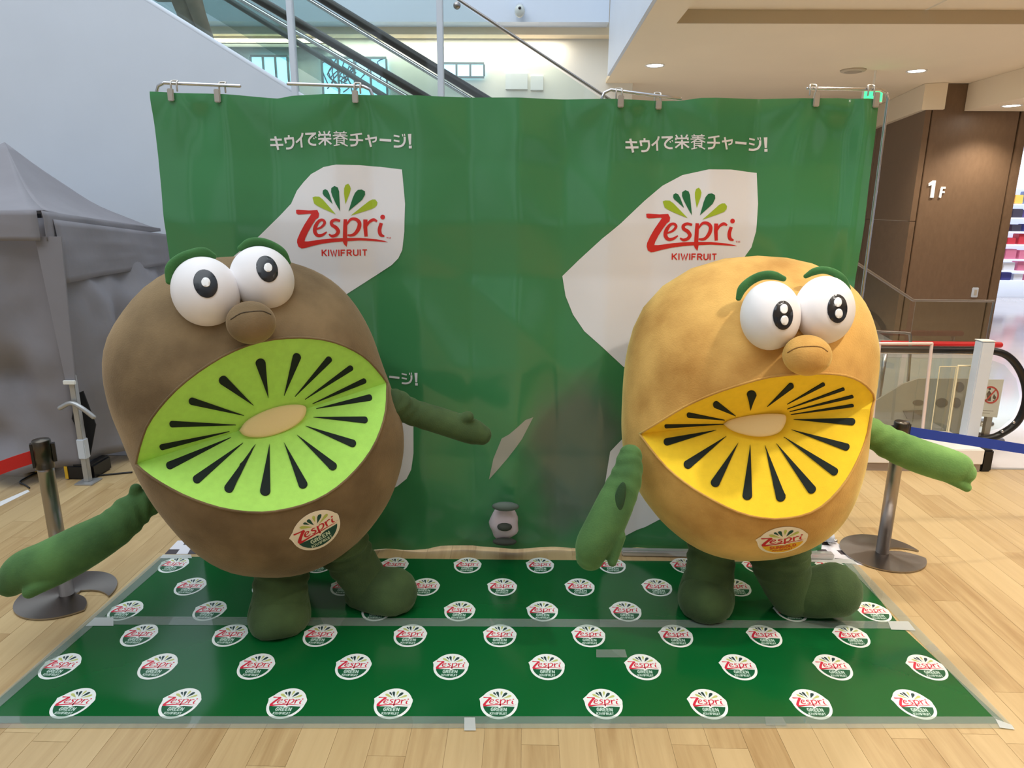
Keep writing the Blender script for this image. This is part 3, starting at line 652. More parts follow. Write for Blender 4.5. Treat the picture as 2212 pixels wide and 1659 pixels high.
bm = nb(); xs = sorted(set([bx0, bx1]+[k*ST for k in range(int(math.floor(bx0/ST))+1, int(math.ceil(bx1/ST)))])); nz = int(2.75/ST)
grid = []
for x in xs:
    t = lin(topt, x); b_ = lin(bott, x); row = []
    for k in range(nz+1): row.append(bm.verts.new(BS(x, min(max(k*ST, b_), t))))
    grid.append(row)
for i in range(len(xs)-1):
    for k in range(nz):
        a = [grid[i][k], grid[i+1][k], grid[i+1][k+1], grid[i][k+1]]
        if a[3].co.z-a[0].co.z > 1e-5 or a[2].co.z-a[1].co.z > 1e-5: bm.faces.new(a).smooth = True
bmesh.ops.remove_doubles(bm, verts=bm.verts, dist=1e-5)
obj('vinyl_sheet', bm, gm, bd)
white_v = mat('white_vinyl_print', S(244, 243, 245), .32, coat=.25)
red_v = mat('red_print', S(222, 42, 38), .35, coat=.2); lime_v = mat('lime_print', S(172, 196, 42), .35, coat=.2); dark_v = mat('dark_green_print', S(28, 112, 66), .35, coat=.2)
def wallprint(name, layers, mats_, **k):
    """layers: (list of photo outlines, material index, height above the sheet)"""
    L2 = [([[(BP(u, v).x, BP(u, v).z) for u, v in P] for P in polys], mi, h) for polys, mi, h in layers]
    bm = polys_bm(L2, ST)
    for v in bm.verts: v.co = BS(v.co.x, v.co.y, v.co.z)
    for f in bm.faces:
        f.smooth = True
        f.normal_update()
        if f.normal.y > 0: f.normal_flip()
    return obj(name, bm, mats_, bd, **k)
leafA = [(868, 366), (820, 360), (775, 356.5), (728, 356), (700, 361), (672, 376), (655, 394), (641, 412), (629, 440), (560, 511), (500, 560), (520, 640), (620, 700), (700, 670), (748, 636), (800, 602), (845, 573), (860, 558), (869, 540), (874, 500), (875.5, 440)]
leafB = [(1638, 373), (1580, 366), (1530, 366), (1475, 378), (1432, 401), (1392, 434), (1340, 482), (1300, 515), (1250, 562), (1215, 597), (1222, 640), (1238, 680), (1262, 715), (1300, 748), (1347, 792), (1420, 742), (1510, 652), (1600, 572), (1625, 535), (1634, 500), (1639, 440)]
leafC = [(893, 915), (893, 980), (888, 1015), (878, 1035), (858, 1052), (760, 1110), (640, 1110), (700, 950), (780, 905)]
leafD = [(1500, 822), (1420, 884), (1347, 946), (1318, 975), (1312, 1010), (1300, 1080), (1305, 1130), (1347, 1161), (1395, 1140), (1440, 1112), (1550, 1050), (1600, 900)]
leafE = [(1056, 1036), (1066, 990), (1084, 945), (1100, 935), (1135, 905), (1152, 900), (1128, 945), (1095, 990)]
white_b = mat('faded_print', S(176, 172, 158), .4)
for P, m_ in ((leafA, white_v), (leafB, white_v), (leafC, white_v), (leafD, white_v), (leafE, white_b)):
    wallprint('leaf_print', [([P], 0, .0025)], [m_])
def mapg(polys, ox, oy, sx, sy=None, rot=0.0):
    sy = sy or sx; return [[(ox+(x*cos(rot)-y*sin(rot))*sx, oy+(x*sin(rot)+y*cos(rot))*sy) for x, y in P] for P in polys]
sc_ = 1/6.506
for (dx, dy) in ((0, 0), (770.5, 6.5)):
    wallprint('slogan_print', [(mapg(SLOG_A+SLOG_B, 560+dx, 275+dy, sc_), 0, .003)], [white_v])
wallprint('slogan_print', [(mapg(SLOG_B, 840-1678*sc_*.88, 818-182*sc_*.88-2, sc_*.88), 0, .003)], [white_v])
s2 = 1/4.3667
for (dx, dy, k_) in ((0, 0, 1), (755, 8.5, 1)):
    f = lambda P: mapg(P, 560+dx, 260+dy, s2)
    wallprint('logo_print', [(f(LOGO_RED+LOGO_TM+text('KIWIFRUIT', 600, 1012, 1278, 60, .19)), 0, .0045), (f(LOGO_LIME), 1, .0045), (f(LOGO_DARK), 2, .0045)], [red_v, lime_v, dark_v])

a = PY(1342, 1206, 3.93); c = PY(1800, 1206, 3.93); bm = nb(); box(bm, a.x, c.x, 3.915, 3.962, .002, .042, .008)
tag(obj('base_bar', bm, mat('silver_film', S(205, 204, 204), .22, metal=.5)), 'silver-white bar on the floor between backdrop and mat, right half', 'bar')
# rails, posts and clips that carry the backdrop
def rack(label, path, foot, r=.009):
    t = empty('hanging_rail', foot, label, 'rail')
    bm = nb(); pts = [Vector(p) for p in path]; tube(bm, pts, r, seg=10, sub=1); obj('rail_tube', bm, chrome, t, smooth=True)
    bm = nb(); tube(bm, [foot+Vector((0, -.01, .02)), foot+Vector((0, .42, .02))], .013, seg=8, sub=1); tube(bm, [foot+Vector((-.05, .02, .02)), foot+Vector((.05, .02, .02))], .013, seg=8, sub=1); obj('foot_bar', bm, chrome, t, smooth=True)
    bm = nb(); lathe(bm, [(.012, .0), (.03, .004), (.032, .03), (.022, .05), (.012, .055)], foot.x, foot.y, .03, 16); obj('socket', bm, white_paint, t, smooth=True)
    return t
YR = BY0+.055
def rk(us, uv_end, vtop, label, vend=None):
    P0 = PY(us, vtop, YR+BK*0); x = P0.x; y = YR+BK*x; P0 = PY(us, vtop, y); P1 = PY(uv_end, vend if vend else vtop, y)
    s = 1 if P1.x > P0.x else -1; foot = Vector((P0.x, y, 0))
    rack(label, [(P0.x, y, .03), (P0.x, y, P0.z-.05), (P0.x+s*.015, y, P0.z-.015), (P0.x+s*.05, y, P0.z), (P1.x, y, P1.z)], foot)
rk(335, 518, 179, 'leftmost chrome rail above the backdrop, its post at the left edge', 186)
rk(805, 622, 187, 'chrome rail second from the left above the backdrop', 181)
rk(1300, 1470, 194, 'thin chrome rail above the right slogan, third from the left', 214)
rk(1921, 1745, 194, 'rightmost chrome rail with its clear post beside the backdrop', 191)
clip_m = mat('clip_metal', S(196, 190, 180), .3, metal=.6)
for i, (u, v) in enumerate(((378, 182), (482, 185), (773, 187), (1337, 199), (1420, 208), (1755, 191), (1880, 192))):
    y = YR+BK*PY(u, v, YR).x; p = PY(u, v, y)
    nm = ['leftmost', 'second from the left', 'third from the left', 'fourth from the left', 'fifth from the left', 'sixth from the left', 'rightmost'][i]
    t = empty('hanging_clip', (p.x, y, p.z-.05), nm+' of the seven metal clips along the backdrop top', 'clip', 'metal clips along the backdrop top')
    bm = nb(); tube(bm, [(p.x-.016, y-.015, p.z-.035), (p.x-.016, y-.015, p.z+.004), (p.x-.016, y, p.z+.016), (p.x+.0, y+.002, p.z+.018), (p.x+.016, y, p.z+.016), (p.x+.016, y-.015, p.z+.004), (p.x+.016, y-.015, p.z-.035)], .005, seg=8, sub=2); obj('hook', bm, clip_m, t, smooth=True)
    zt = lin(topt, p.x); ys = BS(p.x, zt-.01).y
    bm = nb(); box(bm, p.x-.016, p.x+.016, ys-.022, ys-.006, zt-.045, p.z-.03, .004); obj('jaw', bm, clip_m, t)

# ================================================================== GREEN MAT
mat_g = mat('green_mat_film', S(8, 92, 42), .16, coat=.5, bump=.07, bscale=5)
badge_w = mat('badge_white', S(240, 244, 240), .3, coat=.4); badge_g = mat('badge_dark_green', S(24, 92, 58), .3, coat=.4); badge_r = mat('badge_red', S(216, 44, 70), .3, coat=.4)
badge_l = mat('badge_lime', S(196, 200, 120), .3, coat=.4); badge_k = mat('badge_navy_green', S(40, 66, 66), .3, coat=.4); badge_t = mat('badge_pale_text', S(200, 222, 210), .3, coat=.4)
tape_c = glassmat('clear_tape', (.93, .96, .94, 1), .5, haze=.13, hazecol=S(215, 222, 218))
tape_d = glassmat('wide_clear_tape', (.93, .96, .94, 1), .5, haze=.5, hazecol=S(225, 228, 226))
matE = empty('floor_mat', G(1080, 1450), 'glossy green floor mat printed with rows of small round badges', 'mat')
def quad(bm, px, th=.0015, z=0.0):
    prism(bm, [G(u, v, z) for u, v in px], (0, 0, th)); return bm
bm = nb(); quad(bm, [(-64, 1563), (2172, 1563), (1940, 1348), (203, 1336)], .0025); obj('mat_sheet', bm, mat_g, matE)
bm = nb(); quad(bm, [(204, 1335), (1940, 1347), (1838, 1216), (352, 1203)], .0025); obj('mat_sheet', bm, mat_g, matE)
for px, m_, z in (([(195, 1349), (1955, 1358), (1943, 1342), (207, 1331)], tape_c, .0032), ([(-80, 1573), (2190, 1573), (2152, 1548), (-45, 1547)], tape_c, .0032),
               ([(-80, 1573), (-28, 1551), (368, 1208), (347, 1200)], tape_c, .004), ([(2192, 1573), (2150, 1554), (1822, 1215), (1846, 1213)], tape_c, .004),
               ([(345, 1206), (415, 1206), (412, 1198), (352, 1198)], tape_d, .005), ([(1745, 1213), (1850, 1218), (1842, 1208), (1740, 1206)], tape_d, .005),
               ([(185, 1352), (245, 1352), (245, 1334), (205, 1334)], tape_d, .005), ([(1925, 1360), (1978, 1362), (1962, 1342), (1918, 1342)], tape_d, .005),
               ([(2150, 1553), (2185, 1566), (2192, 1576), (2160, 1572)], tape_d, .005), ([(1288, 1420), (1355, 1420), (1350, 1403), (1288, 1403)], tape_c, .005),
               ([(1003, 1578), (1028, 1578), (1026, 1550), (1003, 1550)], tape_d, .0056), ([(1655, 1567), (1700, 1567), (1690, 1549), (1652, 1549)], tape_c, .0056)):
    bm = nb(); quad(bm, px, .0006, z); obj('tape_strip', bm, m_, matE)
def badge_layers(kind='green'):
    out = []
    for i in range(48):
        a = 2*pi*i/48; r = 1.0
        for (a0, amp, wd) in ((radians(164), .12, .13), (radians(12), .05, .12)):
            d = (a-a0+pi) % (2*pi)-pi; r += amp*math.exp(-(d/wd)**2)
        out.append((r*cos(a)*1.0, r*sin(a)))
    half = []
    yk = -.20
    a0 = math.asin(-.20/.86)
    for i in range(20):
        a = pi-a0+(pi+2*a0)*i/19 if False else (pi-a0)+( (2*pi+a0)-(pi-a0))*i/19
        half.append((.86*cos(a), .86*sin(a)))
    half = half+[(.3, -.18), (.14, -.22), (.04, -.30), (-.06, -.22), (-.2, -.22)]
    m = lambda P: [[((x-785)*.00200, -(y-1140)*.00172-.10) for x, y in p] for p in P]
    if kind == 'green': words = text('GREEN', -.40, .40, -.50, .22, .22, down=False)+text('KIWIFRUIT', -.44, .44, -.73, .16, .20, down=False)
    else: words = text('SUNGOLD', -.52, .52, -.48, .22, .22, down=False)+text('KIWIFRUIT', -.40, .40, -.70, .14, .2, down=False)
    return [([out], 0, 0.0), ([half], 1, 1.0), (m(LOGO_RED+LOGO_TM), 2, 1.0), (m(LOGO_LIME), 3, 1.0), (m(LOGO_DARK), 4, 1.0), (words, 5, 2.0)]
def badge_flat(px_w, py_h):
    bm = polys_bm(badge_layers())
    for v in bm.verts: v.co = Vector((v.co.x*px_w, v.co.y*py_h, v.co.z*.0002))
    for f in bm.faces:
        f.normal_update()
        if f.normal.z < 0: f.normal_flip()
    return bm
me = bpy.data.meshes.new('badge_print'); bm = badge_flat(.082, .096); bm.normal_update(); bm.to_mesh(me); bm.free()
for m_ in (badge_w, badge_g, badge_r, badge_l, badge_k, badge_t): me.materials.append(m_)
rows = [(1521, [158, 389, 619, 849, 1078, 1304, 1530, 1753, 1975]), (1441, [130, 341, 553, 763, 974, 1182, 1390, 1596, 1800, 2003]), (1374, [301, 497, 691, 886, 1080, 1272, 1461, 1652, 1840]),
        (1321, [271, 453, 634, 815, 993, 1172, 1352, 1530, 1708, 1888]), (1269, [411, 578, 746, 918, 1085, 1253, 1420, 1590, 1760]), (1222, [375, 533, 691, 852, 1010, 1167, 1322, 1480, 1636, 1795])]
for v, us in rows:
    for i, u in enumerate(us):
        p = G(u, v+(i-4.5)*.3)
        o = bpy.data.objects.new('badge_print', me); COL.objects.link(o); o.parent = matE; o.location = p+Vector((0, 0, .0029))-wloc(matE)
# checkered sheet corners showing behind the mat
blk = mat('dark_check', S(70, 62, 66), .5); wht = mat('pale_check', S(226, 224, 230), .3, coat=.3)
def checker(c0, c1, c2, c3, nu, nv, label):
    t = empty('checkered_sheet', G(*c0), label, 'sheet'); a, b_, c, d = [G(*q) for q in (c0, c1, c2, c3)]
    for i in range(nu):
        for j in range(nv):
            s0, s1, t0, t1 = i/nu, (i+1)/nu, j/nv, (j+1)/nv
            P = lambda s, t_: a.lerp(b_, s).lerp(d.lerp(c, s), t_)
            bm = nb(); prism(bm, [P(s0, t0), P(s1, t0), P(s1, t1), P(s0, t1)], (0, 0, .0015)); obj('check_tile', bm, blk if (i*2+j) % 4 == 0 else wht, t)
checker((1700, 1203), (1868, 1222), (1805, 1170), (1690, 1168), 6, 5, 'black and white checkered sheet behind the right corner of the mat')
checker((356, 1197), (430, 1197), (440, 1168), (384, 1168), 3, 3, 'black and white checkered sheet behind the left corner of the mat')

# ================================================================== KIWI COSTUMES
def plush(name, c0, c1, sc=3.5): return mat(name, c1, .92, var=.3, var2=c0, vscale=sc, bump=.22, bscale=130, sheen=.55, detail=6)
fur_brown = plush('brown_plush', S(98, 78, 50), S(128, 106, 74)); fur_gold = plush('golden_plush', S(178, 126, 56), S(214, 168, 92))
green_pl = plush('green_plush', S(56, 92, 48), S(78, 116, 62), 5); olive_pl = plush('olive_plush', S(52, 72, 38), S(70, 92, 52), 5); lit_green_pl = plush('lit_green_plush', S(92, 132, 66), S(116, 156, 84), 5)
brow_pl = plush('brow_green_plush', S(44, 92, 44), S(62, 114, 58), 6)
flesh_g = mat('lime_felt', S(180, 234, 104), .9, var=.05, vscale=30, bump=.1, bscale=200, sheen=.2)
flesh_y = mat('yellow_felt', S(252, 212, 44), .9, var=.04, vscale=30, bump=.1, bscale=200, sheen=.2)
seed_m = mat('black_green_felt', S(10, 26, 20), .85); core_m = mat('cream_felt', S(240, 214, 158), .9, bump=.1, bscale=120)
eye_m = mat('eye_white_cloth', S(238, 234, 234), .7, var=.03, vscale=8); pupil_m = mat('pupil_black', S(22, 24, 30), .32, coat=.2); pupil_dot_m = mat('pupil_white', S(246, 246, 246), .5)
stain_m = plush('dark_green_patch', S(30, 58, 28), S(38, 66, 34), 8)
bcream = mat('badge_cream_cloth', S(240, 226, 200), .8); bred = mat('badge_red_cloth', S(196, 30, 36), .8); blime = mat('badge_lime_cloth', S(184, 190, 90), .8); bdark = mat('badge_dark_cloth', S(26, 72, 56), .8)
bgold = mat('badge_gold_cloth', S(236, 178, 30), .8); btext = mat('badge_text_cloth', S(196, 210, 180), .8); borange = mat('badge_orange_cloth', S(206, 84, 24), .8)

class Body:
    def __init__(s, cu, cv, Y, sil, b, harm=7):
        s.C = PY(cu, cv, Y); s.f = (CO-s.C).normalized(); s.D = (CO-s.C).length
        s.r = Vector((0, 0, 1)).cross(s.f).normalized(); s.u = s.f.cross(s.r); s.b = b
        A = []; R = []
        for (u, v) in sil:
            d = ray(u, v).normalized(); k = -d.dot(s.f); x, y = d.dot(s.r)/k, d.dot(s.u)/k
            A.append(math.atan2(y, x)); R.append(sqrt(x*x+y*y)*sqrt(s.D**2-b*b))
        A = np.array(A); R = np.array(R)
        cols = [np.ones_like(A)]
        for k in range(1, harm+1): cols += [np.cos(k*A), np.sin(k*A)]
        X = np.stack(cols, 1); reg = np.diag([0]+[1e-3*(k//2+1)**2 for k in range(2*harm)])
        s.h = np.linalg.solve(X.T@X+reg, X.T@R); s.harm = harm
    def Rr(s, th):
        o = s.h[0]
        for k in range(1, s.harm+1): o += s.h[2*k-1]*cos(k*th)+s.h[2*k]*sin(k*th)
        return float(o)
    def P(s, th, al):
        R = s.Rr(th); e = .93
        # slightly squarer than an ellipsoid, like padded foam
        return s.C+(s.r*cos(th)+s.u*sin(th))*(R*sin(al))+s.f*(s.b*cos(al))
    def loc(s, p):
        q = p-s.C; return q.dot(s.r), q.dot(s.u), q.dot(s.f)
    def F(s, p):
        x, y, z = s.loc(p); th = math.atan2(y, x); return (x*x+y*y)/s.Rr(th)**2+(z/s.b)**2-1
    def hit(s, u, v):
        d = ray(u, v).normalized(); t0, t1 = s.D-s.b*1.4, s.D+s.b; n = 60; best = (9, t0); prev = t0
        for i in range(n+1):
            t = t0+(t1-t0)*i/n; val = s.F(CO+d*t)
            if val < best[0]: best = (val, t)
            if val <= 0:
                a, c = prev, t
                for _ in range(24):
                    m_ = (a+c)/2
                    if s.F(CO+d*m_) > 0: a = m_
                    else: c = m_
                return CO+d*c
            prev = t
        p = CO+d*best[1]; x, y, z = s.loc(p); th = math.atan2(y, x); al = math.atan2(sqrt(x*x+y*y)/s.Rr(th), z/s.b); return s.P(th, al)
    def angs(s, p):
        x, y, z = s.loc(p); th = math.atan2(y, x); return th, math.atan2(sqrt(x*x+y*y)/s.Rr(th), z/s.b)
def resample(P, n):
    L = [0]
    for i in range(1, len(P)): L.append(L[-1]+(P[i]-P[i-1]).length)
    out = []
    for k in range(n+1):
        t = L[-1]*k/n; j = 0
        while j < len(L)-2 and L[j+1] < t: j += 1
        q = (t-L[j])/max(1e-9, L[j+1]-L[j]); out.append(P[j].lerp(P[j+1], min(1, q)))
    return out
def px_smooth(pts, n=6): return [(p.x, p.y) for p in catmull([Vector((u, v, 0)) for u, v in pts], n)]
def bvh_of(bm): return BVHTree.FromBMesh(bm)
def project_poly(polys, tree, off, name, m, parent, step=8, **k):
    """felt piece laid on a surface: outline in photo pixels, laid on the real surface and raised by off"""
    bm = polys_bm([(polys, 0, 0)], step)
    bad = []
    for v in bm.verts:
        d = ray(v.co.x, v.co.y).normalized(); h = tree.ray_cast(CO, d)
        if h[0] is None: bad.append(v); v.co = CO+d*3.2; continue
        n = h[1] if h[1].dot(d) < 0 else -h[1]
        v.co = h[0]+n*off
    bmesh.ops.delete(bm, geom=bad, context='VERTS')
    for f in bm.faces:
        f.normal_update(); f.smooth = True
        if f.normal.dot(CO-f.calc_center_median()) < 0: f.normal_flip()
    return obj(name, bm, m, parent, mods=[('SOLIDIFY', dict(thickness=off*.9, offset=-1))], **k)
def teardrop(tip, head, w):
    t = Vector((tip[0], tip[1])); h = Vector((head[0], head[1])); d = (h-t); L = d.length; d = d/L; n = Vector((-d.y, d.x)); r = w/2
    c = h-d*r*.75; pts = [t]
    pts.append(t+d*L*.45+n*r*.48)
    for i in range(9):
        a = pi/2-pi*i/8; q = c+n*r*sin(a)+d*r*.9*cos(a); pts.append(q)
    pts.append(t+d*L*.45-n*r*.48)
    return [(p.x, p.y) for p in pts]

def costume(name, label, cx, cy, Y, sil, b, root_px, fur, flesh, flesh_dark, Ulip, Llip, bow, seeds, core, eyes, pupils, nose, brows, limbs, shoes, badge, crop, nseam=None):
    ox, oy, k = crop
    cv_ = lambda P: [(ox+x/k, oy+y/k) for x, y in P]
    B = Body(cx, cy, Y, sil, b)
    base = Vector((B.C.x, B.C.y, 0)); root = empty(name, base, label, 'costume')
    # mouth outline on the body
    U = [B.hit(u, v) for u, v in px_smooth(cv_(Ulip))]; Lw = [B.hit(u, v) for u, v in px_smooth(cv_(Llip))]
    NC = 56; U = resample(U, NC); Lw = resample(Lw, NC)
    Lw[0] = U[0].copy(); Lw[-1] = U[-1].copy()
    loop = U+Lw[-2:0:-1]
    ang = [B.angs(p) for p in loop]
    # body shell: rings from the mouth edge round to the back
    J = 44; bm = nb(); rows = []
    for (th, al), p in zip(ang, loop):
        row = []
        for j in range(J+1):
            a = al+(pi-al)*(j/J); q = B.P(th, a)
            q += (q-B.C).normalized()*(.010*noise.noise(q*2.3)+.004*noise.noise(q*6.0))*min(1, j/3)
            row.append(bm.verts.new(q))
        rows.append(row)
    n = len(rows)
    for i in range(n):
        for j in range(J):
            f = bm.faces.new((rows[i][j], rows[(i+1) % n][j], rows[(i+1) % n][j+1], rows[i][j+1])); f.smooth = True
    bmesh.ops.remove_doubles(bm, verts=[r[-1] for r in rows], dist=1e-4)
    bmesh.ops.recalc_face_normals(bm, faces=bm.faces)
    btree = bvh_of(bm)
    c_out = bm.faces[:]; 
    s0 = sum(1 for f in c_out[:50] if f.normal.dot(f.calc_center_median()-B.C) > 0)
    if s0 < 25: bmesh.ops.reverse_faces(bm, faces=bm.faces)
    obj('body', bm, fur, root)
    # flesh of the open mouth: two felt planes meeting in a crease
    CL, CRr = U[0], U[-1]; crease = []
    for i in range(NC+1):
        s = i/NC; crease.append(CL.lerp(CRr, s)+B.f*bow*sin(pi*s))
    bm = nb(); NR = 12
    cols = []
    for i in range(NC+1):
        col = []
        for j in range(NR+1): col.append(U[i].lerp(crease[i], j/NR))
        for j in range(1, NR+1): col.append(crease[i].lerp(Lw[i], j/NR))
        cols.append([bm.verts.new(p) for p in col])
    for i in range(NC):
        for j in range(2*NR):
            f = bm.faces.new((cols[i][j], cols[i][j+1], cols[i+1][j+1], cols[i+1][j])); f.smooth = abs(j+.5-NR) > 1
    bmesh.ops.remove_doubles(bm, verts=bm.verts, dist=1e-5)
    for f in bm.faces:
        f.normal_update()
        if f.normal.dot(CO-f.calc_center_median()) < 0: f.normal_flip()
    ftree = bvh_of(bm); obj('mouth_flesh', bm, flesh, root)
    # stitched hem along the lips
    bm = nb(); lp = [p+(p-B.C).normalized()*.002 for p in loop]
    tube(bm, lp[::2], .0055, seg=6, sub=1, caps=False, closed=True); obj('lip_seam', bm, fur, root, smooth=True)
    for (tip, head, w) in seeds:
        project_poly([teardrop(*[cv_([q])[0] for q in (tip, head)], w/k)], ftree, .005, 'seed', seed_m, root)
    # padded cream core, bridging the crease
    pc = crease[NC//2]+B.f*.05; outl = px_smooth(cv_(core)+[cv_(core)[0]], 4)[:-1]; mx_ = sum(p[0] for p in outl)/len(outl); my_ = sum(p[1] for p in outl)/len(outl)
    bm = nb(); rings = []
    for q in (1.0, .96, .85, .65, .35):
        row = []
        for (u, v) in outl:
            d = ray(mx_+(u-mx_)*q, my_+(v-my_)*q); t = (pc-CO).dot(B.f)/d.dot(B.f)
            row.append(bm.verts.new(CO+d*t+B.f*(.018*sqrt(max(0, 1-q*q))-(.03 if q == 1.0 else 0))))
        rings.append(row)
    for i in range(len(rings)-1):
        for k_ in range(len(outl)):
            f = bm.faces.new((rings[i][k_], rings[i][(k_+1) % len(outl)], rings[i+1][(k_+1) % len(outl)], rings[i+1][k_])); f.smooth = True
    cvx = bm.verts.new(sum((v.co for v in rings[-1]), Vector())/len(outl))
    for k_ in range(len(outl)): bm.faces.new((rings[-1][k_], rings[-1][(k_+1) % len(outl)], cvx)).smooth = True
    bmesh.ops.recalc_face_normals(bm, faces=bm.faces)
    if list(bm.faces)[-1].normal.dot(B.f) < 0: bmesh.ops.reverse_faces(bm, faces=bm.faces)
    obj('core', bm, core_m, root)
    # eyes, nose, brows
    eobj = []
    for (u, v, ru, rv, tilt, push, dd) in eyes:
        p = B.hit(u, v); e = (CO-p).normalized(); c = p+e*push; D = dep(c); s = D/FPX
        rt = B.r*cos(tilt)+B.u*sin(tilt); up = B.u*cos(tilt)-B.r*sin(tilt)
        bm = nb(); ellipsoid(bm, c, [rt*ru*s, e*dd, up*rv*s], 40, 26); t = bvh_of(bm); eobj.append((obj('eye', bm, eye_m, root), t, c, D))
    for (ei, u, v, ru, rv, tilt, pupil_dots) in pupils:
        o, t, c, D = eobj[ei]
        project_poly([disc(u, v, ru, rv, 32, tilt)], t, .003, 'pupil', pupil_m, o, step=12)
        for (gu, gv, gr, gs) in pupil_dots: project_poly([disc(gu, gv, gr, gs, 20, tilt)], t, .0055, 'glint', pupil_dot_m, o, step=8)  # white dots that belong to the costume eyes
    (u, v, ru, rv, push) = nose; p = B.hit(u, v); e = (CO-p).normalized(); c = p+e*push; s = dep(c)/FPX
    bm = nb(); ellipsoid(bm, c, [B.r*ru*s, e*ru*s*.95, B.u*rv*s], 32, 20)
    for vv in bm.verts:
        dq = vv.co-c; a = dq.dot(e)/(ru*s); yy = dq.dot(B.u)/(rv*s)
        if a > .3: vv.co -= (vv.co-c).normalized()*.004*max(0, 1-abs(yy-.45)/.10)
    nt_ = bvh_of(bm); no = obj('nose', bm, fur, root)
    if nseam:
        seam_m = mat('seam_'+name, tuple(c*.45 for c in fur.node_tree.nodes['Color Ramp'].color_ramp.elements[0].color[:3])+(1,), .95)
        project_poly([[q for q in P] for P in ribbon(nseam[0], 1.8, True, 4)], nt_, .0015, 'seam', seam_m, no, step=8)
    for (ei, pts, w) in brows:
        o, t, c, D = eobj[ei]; c2 = c+(CO-c).normalized()*-.03
        d0 = (c2-CO).length; P3 = []; R3 = []
        for i, (u, v) in enumerate(pts):
            dd = ray(u, v).normalized(); p = CO+dd*d0*1.0; P3.append(p); R3.append(w/2/FPX*dep(p)*(.62 if i in (0, len(pts)-1) else 1.0))
        bm = nb(); tube(bm, P3, R3, seg=18, sub=6); obj('eyebrow', bm, brow_pl, root, smooth=True)
    # arms and legs
    for (nm, m_, paths, wrn) in limbs:
        bm = nb()
        for pi_, (path, amp) in enumerate(paths):
            P3 = []; R3 = []
            for (u, v, yy, r) in path:
                p = PY(u, v, yy); P3.append(p); R3.append(r/FPX*dep(p))
            wr = (lambda l, a, A=amp: 1+A*sin(l*95+1.5*sin(a*2)+a)*max(0, 1-l/.26)) if amp else None
            tube(bm, P3, R3, seg=28, sub=14, wr=wr)
        mods = [('REMESH', dict(mode='VOXEL', voxel_size=.007, use_smooth_shade=True)), ('SMOOTH', dict(factor=.6, iterations=4))] if len(paths) > 1 else []
        obj(nm, bm, m_, root, smooth=True, mods=mods)
    for (m_, path, flat, wrn) in shoes:
        bm = nb(); P3 = []; R3 = []
        for (u, v, yy, r) in path:
            p = PY(u, v, yy); P3.append(p); R3.append(r/FPX*dep(p))
        tube(bm, P3, R3, seg=36, sub=8)
        for vv in bm.verts:
            if vv.co.z < flat+.02: vv.co.z = flat+(vv.co.z-flat)*.0 if vv.co.z < flat else vv.co.z
        obj('shoe', bm, m_, root, smooth=True, mods=[('SMOOTH', dict(factor=.5, iterations=2))])
    # round cloth badge on the belly
    (u, v, w_px, h_px, rot, kind, mats_) = badge
    p = B.hit(u, v); h = btree.ray_cast(CO, (p-CO).normalized()); nrm = h[1] if h[1].dot(CO-p) > 0 else -h[1]
    e1 = B.r*cos(rot)+B.u*sin(rot); e1 = (e1-nrm*e1.dot(nrm)).normalized(); e2 = nrm.cross(e1)
    s = dep(p)/FPX; bm = polys_bm(badge_layers(kind), .12)
    for vv in bm.verts:
        st = p+e1*vv.co.x*w_px/2*s+e2*vv.co.y*h_px/2*s+nrm*.25; hh = btree.ray_cast(st, -nrm); lift = .003+vv.co.z*.0012
        vv.co = (hh[0]+nrm*lift) if hh[0] else st-nrm*.25
    for f in bm.faces:
        f.normal_update(); f.smooth = True
        if f.normal.dot(nrm) < 0: f.normal_flip()
    obj('cloth_badge', bm, mats_, root)
    return root, B, btree

